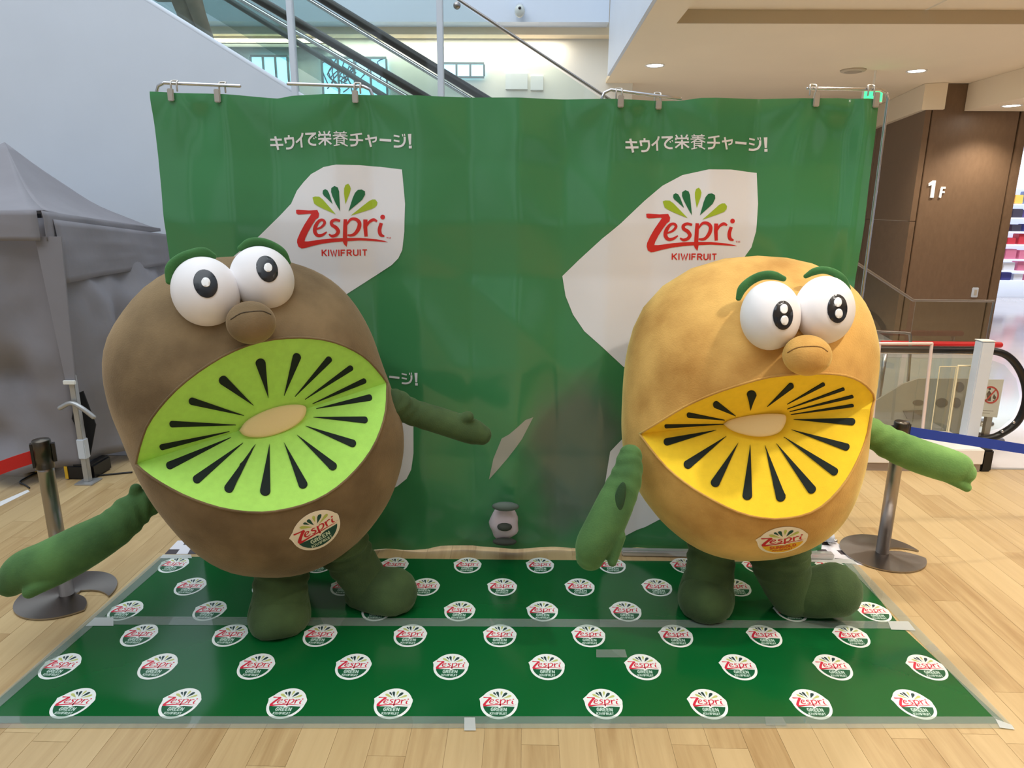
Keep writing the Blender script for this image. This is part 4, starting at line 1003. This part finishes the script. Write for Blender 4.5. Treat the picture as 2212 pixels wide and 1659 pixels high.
sil_b = [(481, 553), (520, 550), (575, 556), (634, 572), (697, 598), (749, 635), (786, 682), (812, 743), (833, 809), (856, 862), (871, 912), (868, 978), (864, 1011), (850, 1058), (826, 1110), (791, 1157), (739, 1197), (664, 1236), (603, 1250), (537, 1250), (481, 1228), (424, 1195), (368, 1147), (330, 1100), (304, 1044), (280, 997), (252, 931), (233, 880), (226, 815), (231, 753), (250, 692), (279, 654), (321, 616), (359, 593), (406, 572), (443, 559)]
c6 = (340, 500, 6.381); cc6 = lambda x, y: (c6[0]+x/c6[2], c6[1]+y/c6[2])
B6 = lambda P: [cc6(x, y) for x, y in P]
el, er = cc6(670, 836), cc6(1446, 655); pl, pr = cc6(664, 722), cc6(1511, 519); gl, gr_ = cc6(668, 705), cc6(1523, 503); ns = cc6(1293, 1256)
costume('brown_kiwi_costume', 'brown plush kiwi fruit costume with lime green open mouth, leaning on the left', 552, 900, 3.27, sil_b, .50, None, fur_brown, flesh_g, None,
  [(243, 1110), (255, 1055), (272, 995), (300, 925), (360, 842), (440, 758), (540, 680), (650, 612), (760, 565), (860, 541), (980, 531), (1100, 540), (1200, 570), (1290, 620), (1350, 680), (1394, 738)],
  [(243, 1110), (300, 1160), (400, 1222), (500, 1270), (620, 1310), (720, 1328), (830, 1333), (950, 1315), (1060, 1280), (1160, 1222), (1250, 1140), (1320, 1050), (1365, 955), (1390, 855), (1394, 738)],
  -.03,
  [((700, 930), (397, 926), 27), ((738, 887), (487, 818), 32), ((782, 841), (630, 715), 42), ((850, 807), (810, 630), 46), ((922, 796), (985, 605), 38), ((972, 800), (1135, 622), 28), ((1018, 813), (1235, 664), 25), ((1052, 833), (1297, 725), 23), ((1070, 858), (1325, 805), 28),
   ((1057, 897), (1305, 910), 30), ((1022, 937), (1250, 1022), 34), ((982, 978), (1158, 1132), 38), ((922, 1012), (1016, 1220), 42), ((856, 1020), (834, 1254), 48), ((791, 1022), (660, 1238), 42), ((734, 1015), (510, 1192), 38), ((679, 990), (385, 1125), 34), ((671, 960), (352, 1034), 25)],
  [(715, 958), (745, 915), (800, 880), (870, 852), (940, 838), (1000, 838), (1026, 852), (1020, 890), (985, 930), (920, 965), (840, 988), (775, 990), (735, 980)],
  [(el[0], el[1], 69, 78, radians(14), .03, .17), (er[0], er[1], 66, 72, radians(12), .02, .16)],
  [(0, pl[0], pl[1], 25, 31, radians(-22), [(gl[0], gl[1], 9.2, 10)]), (1, pr[0], pr[1], 22, 29, radians(-22), [(gr_[0], gr_[1], 8.6, 9.4)])],
  (ns[0], ns[1], 51, 47, .09),
  [(0, B6([(165, 690), (190, 510), (310, 390), (480, 320), (640, 295), (770, 345)]), 24), (1, B6([(1140, 235), (1270, 160), (1430, 150), (1590, 205), (1720, 300), (1800, 430)]), 20)],
  [('arm', green_pl, [([(325, 1080, 3.20, 30), (290, 1102, 3.14, 38), (245, 1142, 3.06, 42), (180, 1180, 2.99, 49), (110, 1216, 2.93, 51), (55, 1234, 2.90, 45), (22, 1258, 2.88, 32)], .08), ([(125, 1240, 2.90, 24), (84, 1266, 2.84, 17), (62, 1280, 2.82, 14)], 0), ([(310, 1100, 3.2, 24), (296, 1072, 3.16, 17), (293, 1055, 3.15, 12)], .0)], 1),
   ('arm', olive_pl, [([(850, 872, 3.45, 34), (890, 890, 3.50, 29), (960, 912, 3.54, 29), (1020, 932, 3.57, 28), (1042, 940, 3.58, 22)], .06), ([(985, 915, 3.55, 18), (1012, 900, 3.53, 13)], 0)], 1),  # olive darkens this arm: its shade is put into the colour
   ('leg', olive_pl, [([(612, 1180, 3.24, 58), (608, 1232, 3.20, 58), (606, 1275, 3.17, 57), (605, 1305, 3.16, 60)], .11)], 0),
   ('leg', olive_pl, [([(728, 1150, 3.33, 55), (752, 1200, 3.34, 52), (785, 1248, 3.35, 48), (800, 1280, 3.36, 46)], .14)], 0)],
  [(olive_pl, [(606, 1298, 3.28, 60), (604, 1330, 3.14, 66), (603, 1338, 3.09, 62)], .006, 0), (olive_pl, [(788, 1285, 3.38, 46), (825, 1281, 3.33, 54), (853, 1280, 3.30, 54)], .010, 0)],
  (685, 1147, 106, 104, radians(20), 'green', [bcream, bdark, bred, blime, bdark, btext]), (180, 480, 2.127), nseam=[B6([(1010, 1215), (1150, 1130), (1300, 1105), (1450, 1100), (1565, 1145)])])

sil_y = [(1630, 553), (1563, 560), (1490, 582), (1433, 618), (1392, 665), (1361, 727), (1348, 795), (1343, 872), (1344, 935), (1352, 990), (1371, 1038), (1392, 1080), (1423, 1121), (1459, 1157), (1511, 1189), (1573, 1207), (1640, 1211), (1698, 1207), (1760, 1180), (1812, 1142), (1848, 1093), (1869, 1017), (1880, 950), (1891, 860), (1899, 790), (1897, 738), (1887, 691), (1869, 658), (1837, 618), (1786, 582), (1723, 561), (1677, 554)]
c7 = (1560, 560, 6.38); Y7 = lambda P: [(c7[0]+x/c7[2], c7[1]+y/c7[2]) for x, y in P]
(el, er, pl, pr, g1, g2, g3, g4, ns) = Y7([(663, 776), (1405, 700), (835, 773), (1585, 682), (845, 687), (853, 841), (1588, 595), (1600, 748), (1170, 1325)])
ry, BYb, ytree = costume('golden_kiwi_costume', 'golden plush kiwi fruit costume with yellow open mouth, standing on the right', 1620, 882, 3.36, sil_y, .48, None, fur_gold, flesh_y, None,
  [(352, 805), (440, 752), (540, 692), (650, 642), (760, 604), (880, 571), (1000, 557), (1120, 554), (1210, 563), (1275, 590), (1312, 625), (1328, 655), (1317, 698)],
  [(352, 805), (400, 870), (470, 950), (560, 1022), (660, 1082), (760, 1130), (860, 1155), (950, 1157), (1050, 1138), (1130, 1090), (1210, 1000), (1265, 900), (1300, 800), (1317, 698)],
  -.02,
  [((700, 763), (455, 772), 14), ((705, 746), (548, 724), 20), ((751, 729), (660, 676), 28), ((812, 706), (818, 626), 40), ((882, 690), (988, 597), 24), ((965, 680), (1120, 594), 14), ((965, 700), (1203, 615), 12), ((975, 711), (1240, 647), 12), ((980, 723), (1241, 685), 12),
   ((992, 746), (1246, 755), 30), ((983, 788), (1222, 864), 30), ((952, 818), (1172, 970), 34), ((920, 845), (1076, 1048), 38), ((873, 853), (943, 1084), 40), ((812, 850), (798, 1078), 40), ((762, 842), (658, 1022), 38), ((712, 815), (540, 942), 36), ((670, 790), (453, 842), 30)],
  [(698, 764), (725, 746), (790, 730), (870, 721), (940, 722), (962, 732), (958, 765), (935, 798), (895, 814), (840, 818), (780, 808), (730, 790)],
  [(el[0], el[1], 62.3, 75, radians(4), .05, .155), (er[0], er[1], 61.5, 74, radians(2), .03, .155)],
  [(0, pl[0], pl[1], 21.3, 31, 0, [(g1[0], g1[1], 7.8, 10.2), (g2[0], g2[1], 7.8, 10.2)]), (1, pr[0], pr[1], 21, 30.7, 0, [(g3[0], g3[1], 7.8, 10), (g4[0], g4[1], 7.8, 10.2)])],
  (ns[0], ns[1], 50, 44.5, .10),
  [(0, Y7([(225, 540), (275, 410), (390, 300), (540, 230), (700, 222), (850, 270)]), 19), (1, Y7([(1150, 235), (1270, 170), (1410, 150), (1560, 195), (1670, 290), (1740, 410)]), 16)],
  [('arm', green_pl, [([(1362, 982, 3.12, 25), (1353, 1030, 3.07, 34), (1330, 1085, 3.02, 40), (1304, 1140, 2.98, 42), (1282, 1178, 2.96, 39), (1274, 1204, 2.96, 31)], .07), ([(1332, 1158, 2.95, 20), (1326, 1200, 2.92, 12), (1322, 1216, 2.91, 10)], 0)], 1),
   ('arm', lit_green_pl, [([(1868, 925, 3.42, 30), (1888, 938, 3.40, 31), (1930, 962, 3.36, 35), (1985, 985, 3.32, 37), (2040, 1003, 3.28, 37), (2070, 1013, 3.26, 34), (2084, 1022, 3.25, 24)], .07), ([(2045, 1020, 3.26, 22), (2078, 1045, 3.23, 13), (2089, 1054, 3.22, 10)], 0)], 1),  # paler plush on this arm: the light on it is put into the colour
   ('leg', olive_pl, [([(1538, 1150, 3.42, 50), (1536, 1200, 3.40, 50), (1533, 1240, 3.38, 51), (1528, 1275, 3.36, 54)], .07)], 0),
   ('leg', olive_pl, [([(1680, 1150, 3.36, 64), (1684, 1205, 3.36, 62), (1700, 1255, 3.36, 54), (1715, 1285, 3.36, 50)], .08)], 0)],
  [(olive_pl, [(1527, 1262, 3.48, 54), (1525, 1290, 3.35, 60), (1524, 1297, 3.29, 57)], .006, 0), (olive_pl, [(1716, 1290, 3.38, 46), (1760, 1280, 3.33, 54), (1808, 1273, 3.29, 58)], .010, 0)],
  (1691, 1170, 104, 96, radians(7), 'gold', [bcream, bgold, bred, blime, bdark, borange]), (1200, 520, 1.9295), nseam=[Y7([(900, 1290), (1020, 1225), (1170, 1203), (1350, 1210), (1455, 1275)])])

# dark worn patch on the golden figure's hanging arm is modelled as a thin plush inlay
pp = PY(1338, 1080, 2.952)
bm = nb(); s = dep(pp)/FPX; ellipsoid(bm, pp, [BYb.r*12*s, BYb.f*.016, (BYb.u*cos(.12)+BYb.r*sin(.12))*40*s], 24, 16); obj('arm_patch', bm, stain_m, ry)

# crumpled black and white cloth at the foot of the backdrop
cp = G(1090, 1206); r = empty('crumpled_cloth', cp, 'small crumpled white and black cloth standing at the foot of the backdrop', 'cloth')
c = PY(1090, 1132, cp.y); s = dep(c)/FPX
bm = nb(); ellipsoid(bm, c+Vector((0, 0, .01)), [Vector((32*s, 0, 0)), Vector((0, .06, 0)), Vector((0, 0, 40*s))], 24, 16)
for v in bm.verts: v.co += (v.co-c)*.18*noise.noise(v.co*18)
obj('white_cloth', bm, mat('cloth_white', S(220, 205, 212), .8), r, smooth=True)
for (u, v, a, b_, m_) in ((1092, 1094, 29, 10, mat('cloth_grey', S(98, 112, 104), .8)), (1090, 1138, 16, 9, mat('cloth_dark', S(70, 74, 66), .85)), (1090, 1170, 26, 8, mat('cloth_dark', S(70, 74, 66), .85))):
    q = PY(u, v, cp.y-.055); bm = nb(); ellipsoid(bm, q, [Vector((a*s, 0, 0)), Vector((0, .03, 0)), Vector((0, 0, b_*s))], 20, 10); obj('dark_fold', bm, m_, r)

# ================================================================== BELT POSTS
def post(label, base_px, top_px, a_gap, gap, swirl, belt_pts, belt_m, belt_h, nm):
    b = G(*base_px); top = PY(top_px[0], top_px[1], b.y).z; r = empty('belt_post', b, label, 'belt post')
    R0 = .245; pts = []
    for i in range(49):
        a = a_gap+gap+(2*pi-gap)*i/48; pts.append((R0*cos(a), R0*sin(a)))
    for i in range(1, 9): q = R0*(1-i/9)+.03*i/9; a = a_gap+swirl*(i/9)**1.0*1.0; pts.append((q*cos(a), q*sin(a)))
    for i in range(8, 0, -1): q = R0*(1-i/9)+.045*i/9; a = a_gap+gap+(swirl)*(i/9); pts.append((q*cos(a), q*sin(a)))
    bm = nb(); prism(bm, [(b.x+x, b.y+y, .004) for x, y in pts], (0, 0, .008)); bm.normal_update()
    bmesh.ops.triangulate(bm, faces=[f for f in bm.faces if len(f.verts) > 4], ngon_method='EAR_CLIP'); obj('base_plate', bm, steel, r)
    bm = nb(); lathe(bm, [(.038, .0), (.038, top-.20), (.0385, top-.19), (.0385, top-.16)], b.x, b.y, .012, 28); obj('tube', bm, steel, r, smooth=True)
    bm = nb(); lathe(bm, [(.044, top-.16), (.044, top-.012), (.040, top-.004), (.0, top)], b.x, b.y, 0, 28); hd = obj('head', bm, mat('dark_steel_head', S(86, 80, 72), .3, metal=.9), r, smooth=False)
    bd_ = belt_pts; d = (bd_[1]-bd_[0]).normalized(); n_ = Vector((d.y, -d.x, 0)).normalized()
    bm = nb(); s0 = bd_[0]; e = Vector((b.x, b.y, 0)); dir_ = Vector((d.x, d.y, 0)).normalized()
    c0 = Vector((b.x, b.y, 0))+dir_*.038
    prism(bm, [c0+n_*.016+Vector((0, 0, top-.15)), c0-n_*.016+Vector((0, 0, top-.15)), c0-n_*.016+dir_*.014+Vector((0, 0, top-.15)), c0+n_*.016+dir_*.014+Vector((0, 0, top-.15))], (0, 0, .13)); obj('belt_slot', bm, black_rub, r)
    c1 = Vector((b.x, b.y, 0))-dir_*.040
    bm = nb(); prism(bm, [c1+n_*.014+Vector((0, 0, top-.13)), c1-n_*.014+Vector((0, 0, top-.13)), c1-n_*.014-dir_*.018+Vector((0, 0, top-.13)), c1+n_*.014-dir_*.018+Vector((0, 0, top-.13))], (0, 0, .10)); obj('belt_catch', bm, black_rub, r)
    bm = nb(); st_ = catmull(bd_, 8); V = []
    for q in st_: V.append([bm.verts.new(q+Vector((0, 0, z))+n_*o) for z in (-belt_h/2, belt_h/2) for o in (.0012, -.0012)])
    for i in range(len(V)-1):
        a, c_ = V[i], V[i+1]
        for (p_, q_) in ((0, 1), (1, 3), (3, 2), (2, 0)): bm.faces.new((a[p_], a[q_], c_[q_], c_[p_]))
    bm.faces.new((V[0][0], V[0][1], V[0][3], V[0][2])); bm.faces.new((V[-1][0], V[-1][1], V[-1][3], V[-1][2]))
    bmesh.ops.recalc_face_normals(bm, faces=bm.faces); obj('belt', bm, belt_m, r)
red_belt = mat('red_belt', S(206, 32, 28), .6); blue_belt = mat('blue_belt', S(22, 62, 168), .55)
bL = G(145, 1286); bR = G(1905, 1196)
post('steel belt post with red belt, left of the brown costume', (145, 1286), (90, 948), radians(-38), radians(34), radians(40), [PY(76, 985, bL.y-.02)-Vector((0, 0, .0)), PY(0, 1011, bL.y-.10), PY(-160, 1075, bL.y-.25)], red_belt, .07, 'l')
post('steel belt post with blue belt, right of the golden costume', (1905, 1196), (1950, 909), radians(-16), radians(22), radians(40), [PY(1962, 932, bR.y+.0), PY(2212, 970, bR.y+.15), PY(2420, 1003, bR.y+.3)], blue_belt, .062, 'r')

# ================================================================== LANDING on the right
YP = G(2105, 1021).y
def pxbox(name, u0, u1, vb, vt, Y, d, m, parent=None, bev=.004, **k):
    a = PY(u0, vb, Y); c = PY(u1, vt, Y); bm = nb(); box(bm, min(a.x, c.x), max(a.x, c.x), Y, Y+d, a.z, c.z, bev); return obj(name, bm, m, parent, **k)
pl_ = empty('white_plinth', (PY(2000, 1018, YP).x, YP, 0), 'long low white plinth on the floor behind the golden costume arm', 'plinth')
a = PY(1862, 1018, YP).x; c = PY(2120, 1018, YP).x; zt = PY(2000, 974, YP).z
zt = PY(2130, 972, YP).z; bm = nb(); box(bm, a, c, YP, YP+.50, .07, zt, .006); obj('case', bm, mat('white_laminate', S(236, 230, 226), .35), pl_)
bm = nb(); box(bm, a+.01, c-.01, YP+.012, YP+.49, .0, .0695); obj('kick_base', bm, mat('taupe_base', S(150, 134, 122), .5), pl_)
bm = nb(); box(bm, c+.006, c+.095, YP+.02, YP+.48, .0, zt-.01, .012); tag(obj('end_cap', bm, black_rub), 'black rounded end piece standing against the white plinth end', 'end cap')
p0 = PY(2093, 935, YP+.28); tz = PY(2126, 736, YP+.28)
wp = empty('white_post', (p0.x, YP+.28, zt), 'square white post standing on the low white plinth', 'post')
bm = nb(); box(bm, p0.x-.055, p0.x+.055, YP+.23, YP+.33, zt+.001, tz.z, .008); obj('shaft', bm, white_paint, wp)
bm = nb(); box(bm, p0.x-.058, p0.x+.058, YP+.227, YP+.333, tz.z, tz.z+.006, .002); obj('cap', bm, mat('white_plastic', S(235, 235, 230), .4), wp)
# landing handrail and its glass
YH = 6.0
ys = 6.35
ld = empty('escalator_newel', (PY(2150, 940, YH).x, YH, 0), 'black looping escalator handrail with glass side at the far right', 'escalator')
loopx = [(1780, 752), (1900, 754), (2060, 756), (2135, 757), (2178, 770), (2207, 808), (2217, 858), (2200, 908), (2165, 936), (2128, 948), (2040, 953), (1900, 952)]
bm = nb(); tube(bm, [PY(u, v, YH) for u, v in loopx], .032, seg=12, sub=6); obj('handrail', bm, black_rub, ld, smooth=True)
bm = nb(); tube(bm, [PY(u, v+7, YH) for u, v in [(1780, 752), (1900, 754), (2060, 756), (2135, 759)]], .014, seg=8, sub=4); obj('rail_track', bm, chrome, ld, smooth=True)
pg = [(1860, 772), (2135, 775), (2170, 788), (2195, 818), (2203, 858), (2190, 900), (2160, 925), (2120, 936), (1860, 936)]
bm = nb(); prism(bm, [PY(u, v, YH) for u, v in pg], (0, .012, 0)); obj('glass_side', bm, glass_a, ld)
bm = nb(); a = PY(1860, 945, YH); c = PY(2120, 945, YH); box(bm, a.x, c.x, YH-.04, YH+.06, .0, a.z, .01); obj('skirt', bm, mat('grey_steel_skirt', S(150, 146, 142), .35, metal=.7), ld)
for (u, v) in ((2190, 912), (2165, 932)):
    q = PY(u, v, YH-.03); bm = nb(); ellipsoid(bm, q, [Vector((.015, 0, 0)), Vector((0, .012, 0)), Vector((0, 0, .015))], 10, 6); obj('bolt', bm, chrome, ld)
# thin standing screens in front of it
scr = glassmat('screen_acrylic', (.95, .95, .94, 1), .25)
def screen(label, u0t, u1t, vt, u0b, u1b, vb, Y, edge_m, w=.006):
    t = empty('acrylic_screen', G(u0b, vb) if False else PY(u0b, vb, Y), label, 'screen')
    a, b_, c, d = PY(u0b, vb, Y), PY(u1b, vb, Y), PY(u1t, vt, Y), PY(u0t, vt, Y); a.z = zt+.016; b_.z = zt+.016
    for p in (b_, c): p.x = (b_.x+c.x)/2 if False else p.x
    t.location = Vector((a.x, Y, a.z))
    bm = nb(); prism(bm, [a, b_, c, d], (0, .006, 0)); obj('sheet', bm, scr, t)
    for (p, q) in ((a, d), (d, c), (c, b_)):
        bm = nb(); tube(bm, [p, q], w, seg=6, sub=1); obj('edge_strip', bm, edge_m, t, smooth=True)
pink_e = mat('pale_edge', S(226, 204, 196), .3, coat=.3); cream_e = mat('cream_edge', S(232, 218, 180), .35)
screen('clear standing screen with pale pink edge right of the golden costume', 1900, 2013, 742, 1885, 1995, 918, 5.75, pink_e, .013)
screen('small clear screen with cream edges beside the white post', 2070, 2098, 790, 2050, 2078, 925, 5.8, cream_e, .007)
screen('narrow clear screen between the pink-edged screen and the white post', 2030, 2066, 792, 2012, 2046, 925, 5.85, cream_e, .004)
# red bar behind
q0 = PY(1905, 742, 6.9); q1 = PY(2160, 745, 6.9); rb = empty('red_barrier_bar', ((q0.x+q1.x)/2, 6.9, 0), 'round red barrier bar behind the black handrail', 'barrier')
bm = nb(); tube(bm, [q0, q1], .030, seg=12, sub=1); obj('bar', bm, mat('red_bar_paint', S(208, 30, 34), .4), rb, smooth=True)
for x in (q0.x+.05, q1.x-.08):
    bm = nb(); lathe(bm, [(.02, .02), (.02, q0.z-.03)], x, 6.9, 0, 12); lathe(bm, [(.14, 0), (.14, .012), (.02, .02)], x, 6.9, 0, 20); obj('stand', bm, steel, rb, smooth=True)
# grey tapering wedge, metal pipe rail at left of the landing
bm = nb(); tube(bm, [PY(u, v, 6.6) for u, v in ((1880, 713), (1900, 716), (1940, 718), (1960, 720), (1966, 728), (1964, 790), (1950, 948))], .014, seg=8, sub=4); tag(obj('grab_rail', bm, steel, smooth=True), 'short curved steel grab rail right of the golden costume shoulder', 'rail')
gw = mat('grey_counter_top', S(176, 168, 156), .35); 
bm = nb(); prism(bm, [PY(u, v, 6.48) for u, v in ((1888, 868), (1950, 830), (1985, 818), (2110, 818), (2095, 955), (1888, 950))], (0, .02, 0)); nk = obj('notice_board', bm, mat('taupe_board', S(160, 150, 136), .5)); tag(nk, 'taupe board with round grey pictures seen through the clear screens', 'board')
pic = mat('grey_picture', S(92, 84, 76), .6)
for (u, v, a, b_) in ((2073, 836, 10, 11), (2035, 870, 13, 10), (2066, 870, 10, 11), (1984, 870, 12, 6)):
    bm = nb(); prism(bm, [PY(uu, vv, 6.475) for uu, vv in disc(u, v, a, b_, 20)], (0, .004, 0)); obj('round_picture', bm, pic, nk)
bm = nb(); prism(bm, [PY(uu, vv, 6.465) for uu, vv in ((1952, 888), (1992, 886), (1990, 905), (1960, 905))], (0, .01, 0)); obj('basket', bm, pic, nk)
# white no-pushchair sign on its stand
sn = empty('prohibition_sign', G(2130, 925), 'white sheet with red round no-pushchair symbol on a stand', 'sign')
bm = nb(); prism(bm, [PY(u, v, ys) for u, v in ((2120, 820), (2169, 820), (2154, 902), (2098, 898))], (0, .006, 0)); obj('sign_sheet', bm, mat('sign_paper', S(214, 204, 196), .5), sn)
redp = mat('sign_red', S(196, 40, 48), .5); darkp = mat('sign_dark', S(80, 56, 52), .6)
ring = []
for i in range(28):
    a0, a1 = 2*pi*i/28, 2*pi*(i+1)/28; ring.append([(2140+18*cos(a0), 853+19*sin(a0)), (2140+18*cos(a1), 853+19*sin(a1)), (2140+14.6*cos(a1), 853+15.4*sin(a1)), (2140+14.6*cos(a0), 853+15.4*sin(a0))])
ring += ribbon([(2129, 866), (2152, 841)], 3)
def flat_px(polys, Y, nm, m, par):
    bm = nb()
    for P in polys:
        vs = [bm.verts.new(PY(u, v, Y)) for u, v in P]; f = bm.faces.new(vs); f.normal_update()
        if f.normal.y > 0: f.normal_flip()
    return obj(nm, bm, m, par)
flat_px(ring, ys-.002, 'no_symbol', redp, sn)
flat_px([[(2133, 866), (2131, 851), (2137, 843), (2142, 851), (2140, 866)], disc(2138, 840, 3, 3, 10), [(2144, 860), (2147, 851), (2152, 858), (2150, 864)], disc(2147, 866, 2, 2, 8)], ys-.001, 'pictogram', darkp, sn)
flat_px(ribbon([(2112, 886), (2146, 888)], 1.6)+ribbon([(2111, 891), (2138, 893)], 1.4), ys-.001, 'fine_print', mat('sign_grey', S(160, 150, 146), .6), sn)
a = PY(2136, 905, ys+.02); bm = nb(); box(bm, a.x-.03, a.x+.03, ys+.01, ys+.05, .012, PY(2136, 895, ys).z, .004); obj('stand_post', bm, steel, sn)
bm = nb(); lathe(bm, [(.16, 0), (.16, .008), (.03, .012)], a.x, ys+.03, 0, 24); obj('stand_foot', bm, steel, sn, smooth=True)
bm = nb(); a = G(1985, 921); c = G(2098, 921); box(bm, a.x, c.x, YH+.10, YH+.22, .001, .006); tag(obj('yellow_comb_strip', bm, mat('yellow_strip', S(222, 196, 96), .5)), 'yellow warning strip on the floor behind the clear screens', 'floor strip')

# ================================================================== SHOP at the far right
YS = 17.5
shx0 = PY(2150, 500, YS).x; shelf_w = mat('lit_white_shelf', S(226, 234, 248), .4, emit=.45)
sh = empty('shop_shelf', (shx0+1.5, YS, 0), 'brightly lit white shop shelving with goods at the far right edge', 'shelf')
zs = [PY(2190, v, YS).z for v in (606, 585, 560, 528, 500, 470, 440, 405, 370)]
bm = nb(); box(bm, shx0, shx0+3.4, YS+.5, YS+.56, .0, zs[-1]+.5); obj('back_panel', bm, shelf_w, sh)
for z in zs[:-1]:
    bm = nb(); box(bm, shx0, shx0+3.4, YS, YS+.5, z-.03, z, .004); obj('shelf_board', bm, shelf_w, sh)
for x in (shx0, shx0+3.36):
    bm = nb(); box(bm, x-.0, x+.04, YS-.0, YS+.5, 0, zs[-1]+.5); obj('upright', bm, shelf_w, sh)
pal = [('red', S(206, 60, 74)), ('pink', S(226, 130, 160)), ('white', S(240, 240, 246)), ('navy', S(70, 70, 140)), ('violet', S(150, 130, 200)), ('pale blue', S(150, 180, 230)), ('dark', S(60, 56, 70)), ('amber', S(220, 170, 80))]
rnd = random.Random(11); rown = ['lowest', 'second', 'third', 'fourth', 'fifth', 'sixth', 'seventh']
for i, z in enumerate(zs[:7]):
    x = shx0+.06
    for j in range(5):
        w = rnd.uniform(.20, .32); h_ = (zs[i+1]-z)*rnd.uniform(.5, .85) if i+1 < len(zs) else .2; cn, cc_ = pal[rnd.randrange(8)]
        m_ = mat('pack_'+cn.replace(' ', '_'), cc_, .4)
        bm = nb(); box(bm, x, x+w, YS+.06, YS+.3, z+.001, z+h_, .01)
        tag(obj('product_box', bm, m_), '%s pack, number %s from the left end of the %s shelf row' % (cn, ['one', 'two', 'three', 'four', 'five'][j], rown[i]), 'product', 'packs on the shop shelves')
        x += w+.06
l = area('shop_light', (shx0+1.5, YS-1.2, 3.7), (shx0+1.5, YS+.2, 1.2), 3, .6, 120, (.92, .95, 1.0))
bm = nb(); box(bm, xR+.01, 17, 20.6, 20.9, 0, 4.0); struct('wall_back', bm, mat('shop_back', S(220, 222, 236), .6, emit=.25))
bm = nb(); box(bm, 16.8, 17, -1, 20.6, 0, 4.0); struct('wall_right', bm, white_paint)
